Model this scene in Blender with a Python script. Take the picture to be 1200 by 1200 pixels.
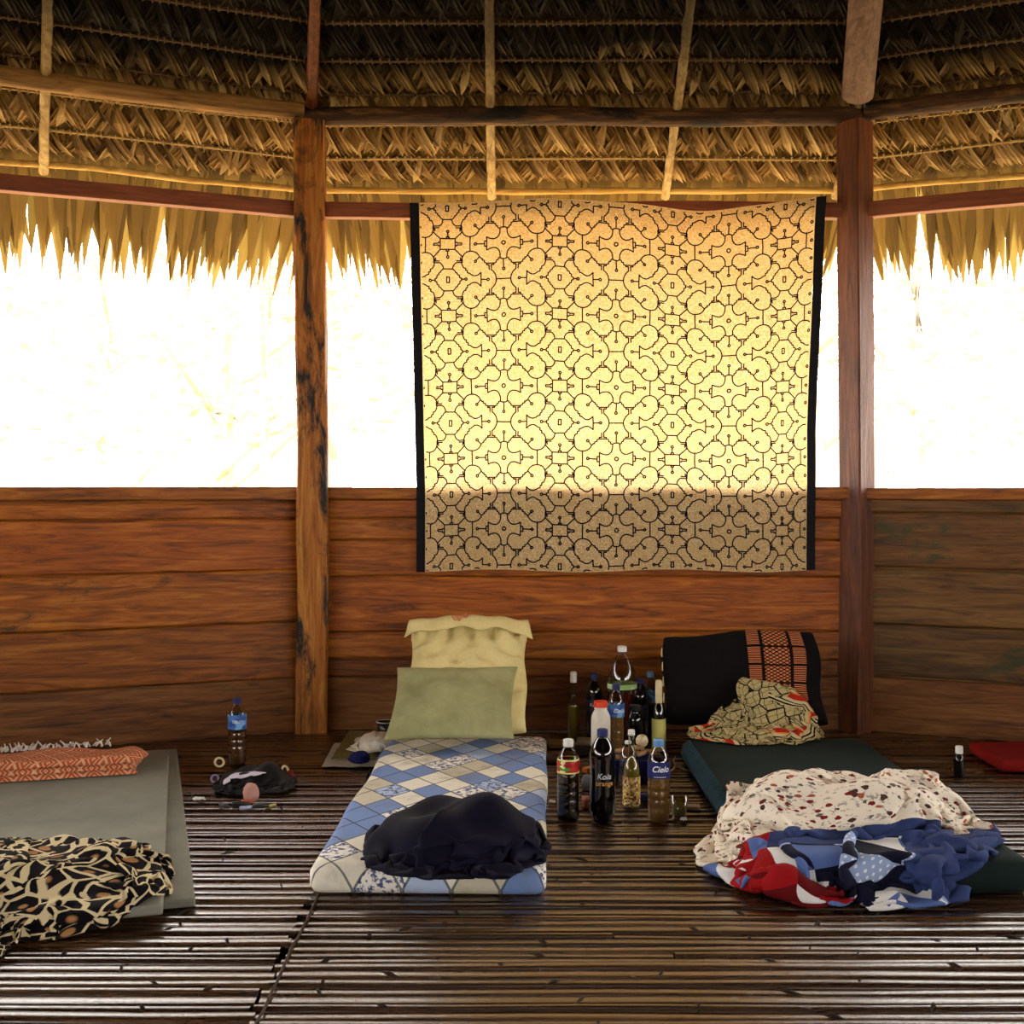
import bpy, bmesh, math, random
import numpy as np
from mathutils import Vector, Matrix, noise as mnoise
R = random.Random(7)
PI = math.pi
sc = bpy.context.scene
for o in list(bpy.data.objects): bpy.data.objects.remove(o)
COL = sc.collection

# ------------------------------------------------------------------ camera, sky, sun, exposure
CAMH = 1.1; F = 1400.0; HZ = 572.0
cam = bpy.data.cameras.new('camera'); camo = bpy.data.objects.new('camera', cam); COL.objects.link(camo)
camo.location = (0, 0, CAMH); camo.rotation_euler = (PI/2, 0, 0)
cam.sensor_width = 36; cam.lens = 36*F/1200; cam.shift_y = -(600-HZ)/1200
cam.clip_start = 0.05; cam.clip_end = 200
sc.camera = camo
w = bpy.data.worlds.new('world'); sc.world = w; w.use_nodes = True
bg = w.node_tree.nodes['Background']; bg.inputs[0].default_value = (1.0, 0.965, 0.92, 1); bg.inputs[1].default_value = 9.0
sun = bpy.data.lights.new('sun', 'SUN'); sun.energy = 9.0; sun.color = (1, .93, .8); sun.angle = math.radians(3)
suno = bpy.data.objects.new('sun', sun); COL.objects.link(suno); suno.rotation_euler = (math.radians(-14), math.radians(-8), 0)
sc.view_settings.view_transform = 'Standard'; sc.view_settings.look = 'None'
sc.view_settings.exposure = 0.45; sc.view_settings.gamma = 1; sc.view_settings.use_curve_mapping = False
sc.cycles.max_bounces = 10; sc.cycles.diffuse_bounces = 6; sc.cycles.transparent_max_bounces = 16
sc.cycles.caustics_reflective = False; sc.cycles.caustics_refractive = False
sc.cycles.sample_clamp_indirect = 5; sc.cycles.sample_clamp_direct = 14

def at(px, py, z=0.0):            # the point at height z seen at a place in the photograph
    d = F*(CAMH-z)/(py-HZ); return Vector(((px-600)*d/F, d, z))
def zat(py, d): return CAMH-(py-HZ)*d/F
def xat(px, d): return (px-600)*d/F

# ------------------------------------------------------------------ node helper
def s2l(c): return tuple((v/255/12.92 if v/255 <= .04045 else ((v/255+.055)/1.055)**2.4) for v in c)+(1,)
class NT:
    def __init__(s, name):
        s.m = bpy.data.materials.new(name); s.m.use_nodes = True; s.t = s.m.node_tree; s.t.nodes.clear()
        s.out = s.t.nodes.new('ShaderNodeOutputMaterial')
    def n(s, ty, ins={}, **kw):
        nd = s.t.nodes.new(ty)
        for k, v in kw.items(): setattr(nd, k, v)
        for k, v in ins.items():
            if isinstance(v, bpy.types.NodeSocket): s.t.links.new(v, nd.inputs[k])
            else: nd.inputs[k].default_value = v
        return nd
    def coord(s, which='Object', scale=(1,1,1), rot=(0,0,0), loc=(0,0,0)):
        c = s.n('ShaderNodeTexCoord'); return s.n('ShaderNodeMapping', {'Vector': c.outputs[which], 'Scale': scale, 'Rotation': rot, 'Location': loc}).outputs[0]
    def noise(s, vec, scale=5, detail=4, rough=.6, dist=0):
        return s.n('ShaderNodeTexNoise', {'Vector': vec, 'Scale': scale, 'Detail': detail, 'Roughness': rough, 'Distortion': dist}).outputs['Fac']
    def ramp(s, fac, stops, interp='LINEAR'):
        r = s.n('ShaderNodeValToRGB', {'Fac': fac}); cr = r.color_ramp; cr.interpolation = interp
        while len(cr.elements) < len(stops): cr.elements.new(.5)
        for e, (p, c) in zip(cr.elements, stops):
            e.position = p; e.color = c if len(c) == 4 else tuple(c)+(1,)
        return r.outputs[0]
    def mix(s, f, a, b, mode='MIX'):
        nd = s.t.nodes.new('ShaderNodeMix'); nd.data_type = 'RGBA'; nd.blend_type = mode
        for k, v in ((0, f), (6, a), (7, b)):
            if isinstance(v, bpy.types.NodeSocket): s.t.links.new(v, nd.inputs[k])
            else: nd.inputs[k].default_value = v
        return nd.outputs[2]
    def math(s, op, a, b=0.0, c=0.0):
        nd = s.t.nodes.new('ShaderNodeMath'); nd.operation = op
        for k, v in ((0, a), (1, b), (2, c)):
            if isinstance(v, bpy.types.NodeSocket): s.t.links.new(v, nd.inputs[k])
            else: nd.inputs[k].default_value = v
        return nd.outputs[0]
    def bsdf(s, col, rough=.6, spec=.5, bump=None, bstr=.3, bdist=.01, **ins):
        d = {'Base Color': col, 'Roughness': rough, 'Specular IOR Level': spec}; d.update(ins)
        p = s.n('ShaderNodeBsdfPrincipled', d)
        if bump is not None:
            b = s.n('ShaderNodeBump', {'Height': bump, 'Strength': bstr, 'Distance': bdist}); s.t.links.new(b.outputs[0], p.inputs['Normal'])
        return p.outputs[0]
    def done(s, sh): s.t.links.new(sh, s.out.inputs[0]); return s.m
    def mixsh(s, f, a, b): return s.n('ShaderNodeMixShader', {0: f, 1: a, 2: b}).outputs[0]
MC = {}
def plain(name, rgb, rough=.6, spec=.5, vary=.15, scale=30, metal=0, bstr=.15):
    if name in MC: return MC[name]
    t = NT(name); v = t.coord('Object'); nz = t.noise(v, scale, 3)
    c = s2l(rgb); dk = tuple(x*(1-vary) for x in c[:3])+(1,); lt = tuple(min(1, x*(1+vary)) for x in c[:3])+(1,)
    MC[name] = t.done(t.bsdf(t.ramp(nz, [(.3, dk), (.7, lt)]), rough, spec, nz, bstr, .004, Metallic=metal)); return MC[name]

# ------------------------------------------------------------------ materials
def wood(name, dark, mid, light, axis='x', rough=.5, stain=(0,0,0,1), stain_amt=.62, spec=.35, soot=False):
    t = NT(name)
    sc3 = {'x': (1.2, 14, 14), 'y': (14, 1.2, 14), 'z': (14, 14, 1.2)}[axis]
    isl = t.n('ShaderNodeNewGeometry').outputs['Random Per Island']
    tc = t.n('ShaderNodeTexCoord').outputs['Object']
    add = t.n('ShaderNodeVectorMath', {0: tc, 1: t.n('ShaderNodeCombineXYZ', {0: t.math('MULTIPLY', isl, 37), 1: t.math('MULTIPLY', isl, 11), 2: t.math('MULTIPLY', isl, 5)}).outputs[0]}, operation='ADD').outputs[0]
    v = t.n('ShaderNodeMapping', {'Vector': add, 'Scale': sc3}).outputs[0]
    g = t.noise(v, 2.2, 8, .65, 1.2)
    fine = t.noise(v, 14, 5, .7)
    col = t.ramp(g, [(.28, dark), (.5, mid), (.72, light)])
    col = t.mix(t.math('MULTIPLY', fine, .55), col, dark)
    bl = t.noise(t.n('ShaderNodeMapping', {'Vector': add, 'Scale': tuple(1 if s > 2 else .35 for s in sc3)}).outputs[0], 6, 6, .7, .6)
    col = t.mix(t.ramp(bl, [(stain_amt, (0,0,0,1)), (stain_amt+.1, (1,1,1,1))]), col, stain)
    hue = t.ramp(isl, [(0, (.72,.72,.72,1)), (.5, (1,1,1,1)), (1, (1.0,.86,.74,1))])
    col = t.mix(1.0, col, hue, 'MULTIPLY')
    if soot:  # shade under the roof put into the wood colour, growing with height
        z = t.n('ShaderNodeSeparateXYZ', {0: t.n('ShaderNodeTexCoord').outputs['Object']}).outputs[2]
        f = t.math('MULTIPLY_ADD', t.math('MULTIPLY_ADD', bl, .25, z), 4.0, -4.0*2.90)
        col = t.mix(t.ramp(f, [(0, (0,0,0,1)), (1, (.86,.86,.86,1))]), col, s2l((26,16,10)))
    return t.done(t.bsdf(col, t.math('MULTIPLY_ADD', fine, .3, rough-.1), spec, t.math('ADD', g, t.math('MULTIPLY', fine, .5)), .5, .006))
M = {}
M['board_dark'] = wood('weathered_board_wood', s2l((46,28,8)), s2l((118,76,26)), s2l((150,112,48)), 'x', .5, s2l((64,60,24)), .54)
M['board_low'] = wood('old_bottom_board_wood', s2l((44,24,8)), s2l((122,70,24)), s2l((156,106,50)), 'x', .6, s2l((70,60,24)), .56)
M['board'] = wood('wall_board_wood', s2l((60,28,3)), s2l((168,90,12)), s2l((214,136,38)), 'x', .45, s2l((70,45,18)), .60)
M['post'] = wood('post_wood', s2l((96,48,10)), s2l((180,108,30)), s2l((214,160,70)), 'z', .6, s2l((18,14,8)), .475)
M['post2'] = wood('post_wood_red', s2l((46,20,8)), s2l((104,52,20)), s2l((134,76,34)), 'z', .5, s2l((24,14,8)), .64)
M['tie'] = wood('tie_beam_wood', s2l((96,46,22)), s2l((150,76,40)), s2l((176,98,56)), 'x', .5, s2l((60,30,16)), .66)
M['palelog'] = wood('pale_log', s2l((70,50,28)), s2l((150,112,64)), s2l((190,150,96)), 'x', .7, s2l((40,26,14)), .58)
M['log'] = wood('log_bark', s2l((26,16,10)), s2l((76,48,28)), s2l((150,108,62)), 'x', .7, s2l((14,8,6)), .48)
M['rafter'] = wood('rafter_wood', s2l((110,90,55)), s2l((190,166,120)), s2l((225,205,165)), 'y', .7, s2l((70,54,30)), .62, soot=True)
M['greylog'] = wood('grey_log', s2l((76,58,52)), s2l((122,98,90)), s2l((150,124,114)), 'y', .7, s2l((60,40,34)), .62)

def leafmat(name, c1, c2, c3, transl=.35, soot=False):
    t = NT(name); isl = t.n('ShaderNodeNewGeometry').outputs['Random Per Island']
    uv = t.coord('UV', (60, 3, 1)); nz = t.noise(uv, 3, 4)
    col = t.ramp(isl, [(0, c1), (.5, c2), (1, c3)])
    col = t.mix(t.math('MULTIPLY', nz, .5), col, c1)
    if soot:      # upper leaves darken with height, roof shade painted into their colour
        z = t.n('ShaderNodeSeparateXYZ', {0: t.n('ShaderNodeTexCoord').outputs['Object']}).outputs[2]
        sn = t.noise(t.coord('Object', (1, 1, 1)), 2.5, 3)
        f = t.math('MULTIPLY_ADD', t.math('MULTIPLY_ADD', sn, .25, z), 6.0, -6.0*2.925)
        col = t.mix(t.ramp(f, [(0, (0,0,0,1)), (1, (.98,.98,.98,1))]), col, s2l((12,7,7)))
    d = t.bsdf(col, .6, .25, nz, .3, .003)
    tr = t.n('ShaderNodeBsdfTranslucent', {'Color': col}).outputs[0]
    return t.done(t.mixsh(transl, d, tr))
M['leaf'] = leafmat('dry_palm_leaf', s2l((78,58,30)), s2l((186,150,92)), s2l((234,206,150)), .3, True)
M['fringe'] = leafmat('fringe_leaf', s2l((82,64,22)), s2l((132,106,46)), s2l((156,130,66)), .22)
def roofmat():
    t = NT('thatch_dark'); v = t.coord('Object', (3, 3, 30)); n = t.noise(v, 5, 6)
    return t.done(t.bsdf(t.ramp(n, [(.3, s2l((30,20,12))), (.7, s2l((84,60,38)))]), .8, .2, n, .8, .03))
M['thatch'] = roofmat()
M['tie_fibre'] = plain('pale_fibre', (176,158,118), .7, .2)
M['sooty'] = plain('smoky_cane', (84,66,48), .6, .2, .3); M['sooty2'] = plain('smoky_fibre', (104,88,70), .7, .2)  # darker cane and fibre for the upper rows, shade painted into the colour
M['batten'] = plain('split_cane', (176,148,96), .5, .3, .3)
M['pole'] = wood('eave_pole_wood', s2l((150,116,50)), s2l((205,172,96)), s2l((235,208,140)), 'x', .6, s2l((120,86,34)), .66)

def floormat():
    t = NT('split_palm_floor')
    isl = t.n('ShaderNodeNewGeometry').outputs['Random Per Island']
    tc = t.n('ShaderNodeTexCoord').outputs['Object']
    add = t.n('ShaderNodeVectorMath', {0: tc, 1: t.n('ShaderNodeCombineXYZ', {0: t.math('MULTIPLY', isl, 60)}).outputs[0]}, operation='ADD').outputs[0]
    g = t.noise(t.n('ShaderNodeMapping', {'Vector': add, 'Scale': (1.2, 60, 1)}).outputs[0], 2.5, 6, .7)
    l = t.noise(t.n('ShaderNodeMapping', {'Vector': add, 'Scale': (3, 8, 1)}).outputs[0], 3, 5, .65)
    col = t.ramp(isl, [(0, s2l((40,25,14))), (.4, s2l((74,48,26))), (.75, s2l((100,70,42))), (1, s2l((64,38,20)))])
    col = t.mix(t.ramp(g, [(.35, (1,1,1,1)), (.6, (0,0,0,1))]), col, s2l((40,24,12)))
    col = t.mix(t.ramp(l, [(.58, (0,0,0,1)), (.7, (.6,.6,.6,1))]), col, s2l((50,30,18)))
    return t.done(t.bsdf(col, t.math('MULTIPLY_ADD', l, .2, .14), 1.0, g, .3, .003, **{'Coat Weight': .5, 'Coat Roughness': .22}))
M['floor'] = floormat()
M['node'] = plain('dark_cane_node', (34,22,14), .7, .2)
M['vine'] = plain('brown_vine', (62,42,26), .7, .2, .3)
M['underfloor'] = plain('floor_gap_dark', (16,10,6), .9, .1)

# ------------------------------------------------------------------ mesh helpers
def link(name, me, mat=None, parent=None, smooth=False):
    o = bpy.data.objects.new(name, me); COL.objects.link(o)
    if mat is not None:
        for m_ in (mat if isinstance(mat, (list, tuple)) else [mat]): me.materials.append(m_)
    if parent is not None: o.parent = parent
    if smooth: me.polygons.foreach_set('use_smooth', [True]*len(me.polygons))
    return o
class MB:
    def __init__(s): s.v = []; s.f = []; s.mi = []; s.uv = []
    def add(s, vs, fs, mi=0, uvs=None):
        b = len(s.v); s.v += [tuple(v) for v in vs]
        s.f += [tuple(i+b for i in f) for f in fs]; s.mi += [mi]*len(fs)
        s.uv += (uvs if uvs else [(0, 0)]*len(vs))
    def box(s, c, d, rz=0, mi=0, M4=None, jit=0):
        vs = []
        for z in (-.5, .5):
            for y in (-.5, .5):
                for x in (-.5, .5):
                    p = Vector((x*d[0]+R.uniform(-jit, jit), y*d[1]+R.uniform(-jit, jit), z*d[2]+R.uniform(-jit, jit)))
                    if rz: p = Matrix.Rotation(rz, 3, 'Z') @ p
                    p = p+Vector(c)
                    vs.append(M4 @ p if M4 else p)
        s.add(vs, [(0,2,3,1), (4,5,7,6), (0,1,5,4), (2,6,7,3), (0,4,6,2), (1,3,7,5)], mi)
    def tube(s, pts, rad, n=8, mi=0, cap=True, sq=1.0):
        pts = [Vector(p) for p in pts]; vs = []; k = len(pts)
        up = Vector((0, 0, 1))
        for i, p in enumerate(pts):
            t = (pts[min(i+1, k-1)]-pts[max(i-1, 0)]).normalized()
            a = t.cross(up)
            if a.length < .1: a = t.cross(Vector((0, 1, 0)))
            a.normalize(); b = t.cross(a)
            r = rad[i] if isinstance(rad, (list, tuple)) else rad
            for j in range(n):
                an = 2*PI*j/n; vs.append(p+a*math.cos(an)*r+b*math.sin(an)*r*sq)
        fs = [(i*n+j, i*n+(j+1) % n, (i+1)*n+(j+1) % n, (i+1)*n+j) for i in range(k-1) for j in range(n)]
        if cap: fs += [tuple(range(n-1, -1, -1)), tuple(range((k-1)*n, k*n))]
        s.add(vs, fs, mi)
    def lathe(s, prof, n=28, c=(0, 0, 0), mi=0, cap=True):
        vs = []; k = len(prof)
        for r, z in prof:
            for j in range(n):
                a = 2*PI*j/n; vs.append((c[0]+r*math.cos(a), c[1]+r*math.sin(a), c[2]+z))
        fs = [(i*n+j, i*n+(j+1) % n, (i+1)*n+(j+1) % n, (i+1)*n+j) for i in range(k-1) for j in range(n)]
        if cap: fs += [tuple(range(n-1, -1, -1)), tuple(range((k-1)*n, k*n))]
        s.add(vs, fs, mi)
    def build(s, name, mat=None, parent=None, smooth=False, origin=None):
        me = bpy.data.meshes.new(name)
        v = s.v
        if origin is not None: v = [(a-origin[0], b-origin[1], c-origin[2]) for a, b, c in v]
        me.from_pydata(v, [], s.f); me.validate(clean_customdata=False)
        o = link(name, me, mat, parent, smooth)
        if len(s.mi) == len(me.polygons): me.polygons.foreach_set('material_index', s.mi)
        if any(u != (0, 0) for u in s.uv):
            ul = me.uv_layers.new(name='UVMap')
            for lp in me.loops: ul.data[lp.index].uv = s.uv[lp.vertex_index]
        if origin is not None: o.location = origin
        me.update(); return o
def tag(o, label=None, cat=None, group=None, kind=None):
    if label: o['label'] = label
    if cat: o['category'] = cat
    if group: o['group'] = group
    if kind: o['kind'] = kind
    return o
def struct(o): o['kind'] = 'structure'; return o
def empty(name, loc, rz=0):
    o = bpy.data.objects.new(name, None); COL.objects.link(o); o.location = loc; o.rotation_euler = (0, 0, rz); o.empty_display_size = .1; return o
def bevel(o, w_, seg=3, sub=0):
    m = o.modifiers.new('bevel', 'BEVEL'); m.width = w_; m.segments = seg; m.limit_method = 'ANGLE'
    if sub:
        m2 = o.modifiers.new('sub', 'SUBSURF'); m2.levels = sub; m2.render_levels = sub
def n3(x, y, z=0, s=1.0, sd=0): return mnoise.noise(Vector((x*s+sd*7.3, y*s+sd*3.1, z*s+sd)))

# ------------------------------------------------------------------ the hut: a ring of sixteen bays
D = 5.4; X0 = -0.906; X1 = 1.554; SIDE = X1-X0; XC = (X0+X1)/2
T11 = math.tan(math.radians(11.25)); APO = SIDE/2/T11; YC = D-APO
def bay(k):     # frame of bay k: x along the wall (left to right), y outward, origin at the middle of the wall line
    a = -k*PI/8
    return Matrix.Translation((XC, YC, 0)) @ Matrix.Rotation(a, 4, 'Z') @ Matrix.Translation((0, APO, 0))
def half(e): return (APO+e)*T11
def corner(k, e=0.0, z=0.0):   # the corner at the right end of bay k
    p = bay(k) @ Vector((half(e), e, 0)); return Vector((p.x, p.y, z))
def rz_(e): return 2.86-.75*e       # roof line height at distance e outside the wall
NRM = Vector((0, .6, .8))
def rp(k, u, e, off=0.0):       # point on the roof plane of bay k, off = below the plane
    return bay(k) @ (Vector((u, e, rz_(e)))-NRM*off)

# floor: long split palm strips, with a joint at x = JX
JX = -0.54
def build_floor():
    mb = MB(); rr = random.Random(3)
    y = YC-APO-.1
    while y < D+.12:
        w_ = rr.uniform(.026, .058); yc = y+w_/2
        hw = math.sqrt(max(.2, (APO+.25)**2-(yc-YC)**2))
        for side in (0, 1):
            xa, xb = (XC-hw, JX+rr.uniform(-.015, .01)) if side == 0 else (JX+rr.uniform(-.008, .02), XC+hw)
            if xb-xa < .2: continue
            near = 1.6 < yc < D+.2
            cuts = [xa, xb]
            if near and rr.random() < .35: cuts = [xa, rr.uniform(xa+.3, xb-.3), xb]
            for ci in range(len(cuts)-1):
                a, b = cuts[ci]+(.004 if ci else 0), cuts[ci+1]
                nseg = max(2, int((b-a)/(.12 if near else .8))); h = rr.uniform(.009, .017); zo = rr.uniform(-.005, .0)
                sl = rr.uniform(-.004, .004); sd = rr.random()*50; vs = []; m_ = 6 if near else 3
                ww = w_*rr.uniform(.86, .99)
                for i in range(nseg+1):
                    x = a+(b-a)*i/nseg; dy = sl*(x-a)/(b-a)+.004*mnoise.noise(Vector((x*1.3, sd, 0))); dz = .003*mnoise.noise(Vector((x*2, sd, 5)))
                    tw = .35*mnoise.noise(Vector((x*.7, sd, 9)))
                    for j in range(m_+1):
                        q = -1+2*j/m_; qq = q if abs(q) > .99 or m_ == 3 else q*1.42
                        vs.append((x, yc+dy+qq*ww/2, zo+dz+h*(1-.30*qq*qq-(.70 if abs(q) > .99 else 0))-.004+tw*qq*.006))
                fs = [(i*(m_+1)+j, (i+1)*(m_+1)+j, (i+1)*(m_+1)+j+1, i*(m_+1)+j+1) for i in range(nseg) for j in range(m_)]
                mb.add(vs, fs, 0)
                if near:
                    x = a+rr.uniform(.1, .8)
                    while x < b-.05:
                        if rr.random() < .8:
                            sk = rr.uniform(-.03, .03)
                            mb.tube([(x-sk, yc-ww*.45, zo+.002), (x, yc, zo+h-.002), (x+sk, yc+ww*.45, zo+.002)], rr.uniform(.002, .0045), 5, 1)
                        x += rr.uniform(.35, 1.1)
        y += w_
    # the dark earth-coloured bearer surface below the strips
    vs = [Vector((corner(k).x, corner(k).y, -.035)) for k in range(16)]
    mb.add(vs, [tuple(range(15, -1, -1))], 2)
    o = mb.build('floor', [M['floor'], M['node'], M['underfloor']])
    me = o.data
    me.polygons.foreach_set('use_smooth', [p.material_index == 0 for p in me.polygons]); return struct(o)
build_floor()
mb = MB(); pts = []
for i in range(60):
    y = 2.0+i*.035; pts.append((JX+.02+.014*n3(y*2.2, 1)+.006*n3(y*9, 3), y, .011+.002*n3(y*9, 4)))
mb.tube(pts, .0032, 6)
mb.build('lashing_vine', M['vine'], smooth=True)
tag(bpy.data.objects['lashing_vine'], 'thin brown vine lashed over the joint in the cane floor left of the checked mattress', 'vine')

# walls
NAMES = {0: 'wall_back', -1: 'wall_left', 1: 'wall_right'}
def build_wall(k):
    mb = MB(); Bm = Matrix.Identity(4); hw = half(0)-.03
    if k == 0: zs = [0, .245, .325, .45, .70, .865, .965, 1.05]
    elif k == -1: zs = [0, .25, .50, .735, .965, 1.035]
    elif k == 1: zs = [0, .25, .49, .74, .99, 1.055]
    else: zs = [0, .25, .5, .75, 1.0, 1.05] if abs(k) < 7 else [.26*i for i in range(10)]  # unseen rear bays boarded full height, added to darken the inside
    rr = random.Random(k+50)
    for i in range(len(zs)-1):
        n = 14; z0, z1 = zs[i], zs[i+1]; off = .006 if i % 2 else 0.0
        if i == len(zs)-2: off = -.006
        tilt = rr.uniform(-.012, .012) if 0 < i < 4 else 0
        vs = []
        for a in range(n+1):
            x = -hw+2*hw*a/n; wv = .004*mnoise.noise(Vector((x*1.7, i*3, k)))
            g = .003
            za = z0+g+(tilt*x*.6 if i else 0)+wv; zb = z1-g+wv*.5
            for (yy, zz) in ((0+off, za), (0+off-.004, za+.006), (0+off-.004, zb-.006), (0+off, zb), (.028+off, zb), (.028+off, za)):
                vs.append(Bm @ Vector((x, yy+.004*mnoise.noise(Vector((x*.8, zz*2, k*5)))+.012, zz)))
        fs = [(a*6+j, (a+1)*6+j, (a+1)*6+(j+1) % 6, a*6+(j+1) % 6) for a in range(n) for j in range(6)]
        fs += [tuple(range(5, -1, -1)), tuple(range(n*6, n*6+6))]
        mb.add(vs, [f[::-1] for f in fs], 1 if i == 0 else 0)
    # backing so no daylight shows between boards
    hb = zs[-1]+.03
    mb.box((0, .048, hb/2-.06), (2*hw+.06, .012, hb+.12), M4=Bm)
    struct(mb.build(NAMES.get(k, 'wall_rear'), [M['board_dark'] if k == 1 else M['board'], M['board_low']])).matrix_world = bay(k)
    if abs(k) >= 7: return
    mb = MB(); mb.box((0, .012, 1.076), (2*hw+.02, .075, .055), M4=Bm, jit=.003)
    o = mb.build('trim_1', M['board']); bevel(o, .006, 2); struct(o).matrix_world = bay(k)
for k in range(-7, 9): build_wall(k)

# posts
POSTLAB = {-1: 'weathered square wooden post with dark cracks, left of the hanging cloth', 0: 'dark red-brown wooden post standing on its corner, right of the hanging cloth'}
for k in range(-7, 9):
    if k == -1:
        wd, rot, mat = .137, .09, M['post']
    elif k == 0: wd, rot, mat = .118, math.radians(38), M['post2']
    else: wd, rot, mat = .13, -k*PI/8, M['post2']
    c = corner(k); mb = MB(); n = 26; vs = []
    wav = 1 if k in (-1, 0) else 0
    for i in range(n+1):
        z = 2.75*i/n
        prof = [(-.5,-.44), (-.44,-.5), (0,-.5), (.44,-.5), (.5,-.44), (.5,.44), (.44,.5), (-.44,.5), (-.5,.44)]
        for q, (a, b) in enumerate(prof):
            f_ = 1+.07*wav*mnoise.noise(Vector((z*2.6, q*2.3, k)))
            p = Matrix.Rotation(rot, 3, 'Z') @ Vector((a*wd*f_+wav*.008*math.sin(z*1.7), b*wd*f_, 0))
            vs.append((p.x, p.y, z))
    m_ = 9
    fs = [(i*m_+j, i*m_+(j+1) % m_, (i+1)*m_+(j+1) % m_, (i+1)*m_+j) for i in range(n) for j in range(m_)]+[tuple(range(m_-1, -1, -1)), tuple(range(n*m_, n*m_+m_))]
    mb.add(vs, fs)
    o = mb.build('wooden_post', mat); o.location = (c.x, c.y, 0)
    if k in POSTLAB: tag(o, POSTLAB[k], 'post')
    else: o.name = 'trim_2'; struct(o)  # remaining posts of the ring, out of view

# tie beams (the rail the cloth hangs from) and plate logs on the post tops
TIE = {0: 'long reddish wooden rail between the two posts, carrying the hanging cloth', -1: 'reddish wooden rail running from the left post over the left opening', 1: 'reddish wooden rail running from the right post over the right opening'}
LOG = {0: 'rough bark-covered log lying across the two post tops', -1: 'pale stripped log resting on the left post top, running left', 1: 'shaded log resting on the right post top, running right'}
for k in range(-7, 9):
    Bm = Matrix.Identity(4); mb = MB(); hw = half(0)-.05
    vs = []; n = 12
    for i in range(n+1):
        x = -hw+2*hw*i/n; zz = 2.355+.012*mnoise.noise(Vector((x, k, 0)))
        for (yy, dz) in ((-.03, -.034), (.03, -.034), (.03, .034), (-.03, .034)): vs.append(Bm @ Vector((x, yy+.01, zz+dz)))
    fs = [(i*4+j, i*4+(j+1) % 4, (i+1)*4+(j+1) % 4, (i+1)*4+j) for i in range(n) for j in range(4)]+[(3,2,1,0), (n*4, n*4+1, n*4+2, n*4+3)]
    mb.add(vs, [f[::-1] for f in fs]); o = mb.build('tie_beam', M['tie']); bevel(o, .004, 2); o.matrix_world = bay(k)
    if k in TIE: tag(o, TIE[k], 'beam')
    else: o.name = 'trim_3'; struct(o)  # tie beams of the bays out of view
    mb = MB(); pts = []; rad = []
    hw = half(0)+(-.04 if k else .06)
    for i in range(17):
        x = -hw+2*hw*i/16; pts.append(Bm @ Vector((x, .02*mnoise.noise(Vector((x*.8, k, 3))), 2.782+(.012 if k % 2 else 0)+.012*mnoise.noise(Vector((x*1.1, k, 7)))))); rad.append(.042*(1+.12*mnoise.noise(Vector((x*3, k, 1)))))
    mb.tube(pts, rad, 12); o = mb.build('plate_log', M['palelog'] if k == -1 else M['log'], smooth=True); o.matrix_world = bay(k)
    if k in LOG: tag(o, LOG[k], 'log')
    else: o.name = 'trim_4'; struct(o)  # plate logs of the bays out of view

# roof skin (outer thatch) - the ceiling
mb = MB()
for k in range(-7, 9):
    es = [.02, -.4, -1.2, -2.5, -4, -APO+.02]
    for i in range(len(es)-1):
        e0, e1 = es[i], es[i+1]
        mb.add([rp(k, -half(e0), e0, -.07), rp(k, half(e0), e0, -.07), rp(k, half(e1), e1, -.07), rp(k, -half(e1), e1, -.07),
                rp(k, -half(e0), e0, -.2), rp(k, half(e0), e0, -.2), rp(k, half(e1), e1, -.2), rp(k, -half(e1), e1, -.2)], [(0,1,2,3), (7,6,5,4)]+([(0,4,5,1)] if i == 0 else []), 0)
ceil = struct(mb.build('ceiling', M['thatch']))
ROWS = [.362, .262, .112, -.022, -.155, -.30, -.45, -.60, -.75, -.9]
rr = random.Random(11)
for k in range(-2, 3):
    mb = MB()
    for ri, e0 in enumerate(ROWS):
        if ri == 0: continue
        L = .150 if ri > 1 else .115
        for lay in range(3):
            u = -half(e0)-.05; sg = (1, -1, 1)[lay]; grp = 4
            while u < half(e0)+.05:
                if lay and grp <= 0:
                    u += rr.uniform(.05, .09); grp = rr.choice((3, 4, 5, 6))
                grp -= 1
                w_ = rr.uniform(.009, .019); sl = sg*rr.uniform(.065, .11)*(1 if rr.random() < .93 else -.4)
                ln = L*rr.uniform(.82, 1.0); o0 = .002+lay*.010+rr.uniform(0, .003)
                vs = []; uv = []
                for j in range(5):
                    q = j/4; ww = w_*(.6+.9*q if q < .55 else max(.06, 1.1-(q-.55)*2.2))
                    uc = u+sl*q-sl*.4; ee = e0+ln*.8*q; bulge = o0+.045*math.sin(min(1, q*1.15)*PI*.66)
                    for s_ in (-1, 0, 1):
                        vs.append(rp(k, uc+s_*ww, ee, bulge-(.005 if s_ == 0 else 0)-.012+s_*sg*.004)); uv.append((u+s_*.01+3, q+.01))
                mb.add(vs, [(j*3+a, j*3+a+1, (j+1)*3+a+1, (j+1)*3+a) for j in range(4) for a in range(2)], 0, uv)
                u += w_*rr.uniform(1.0, 1.5)
    mb.build('ceiling_leaves', M['leaf'], ceil)
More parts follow.
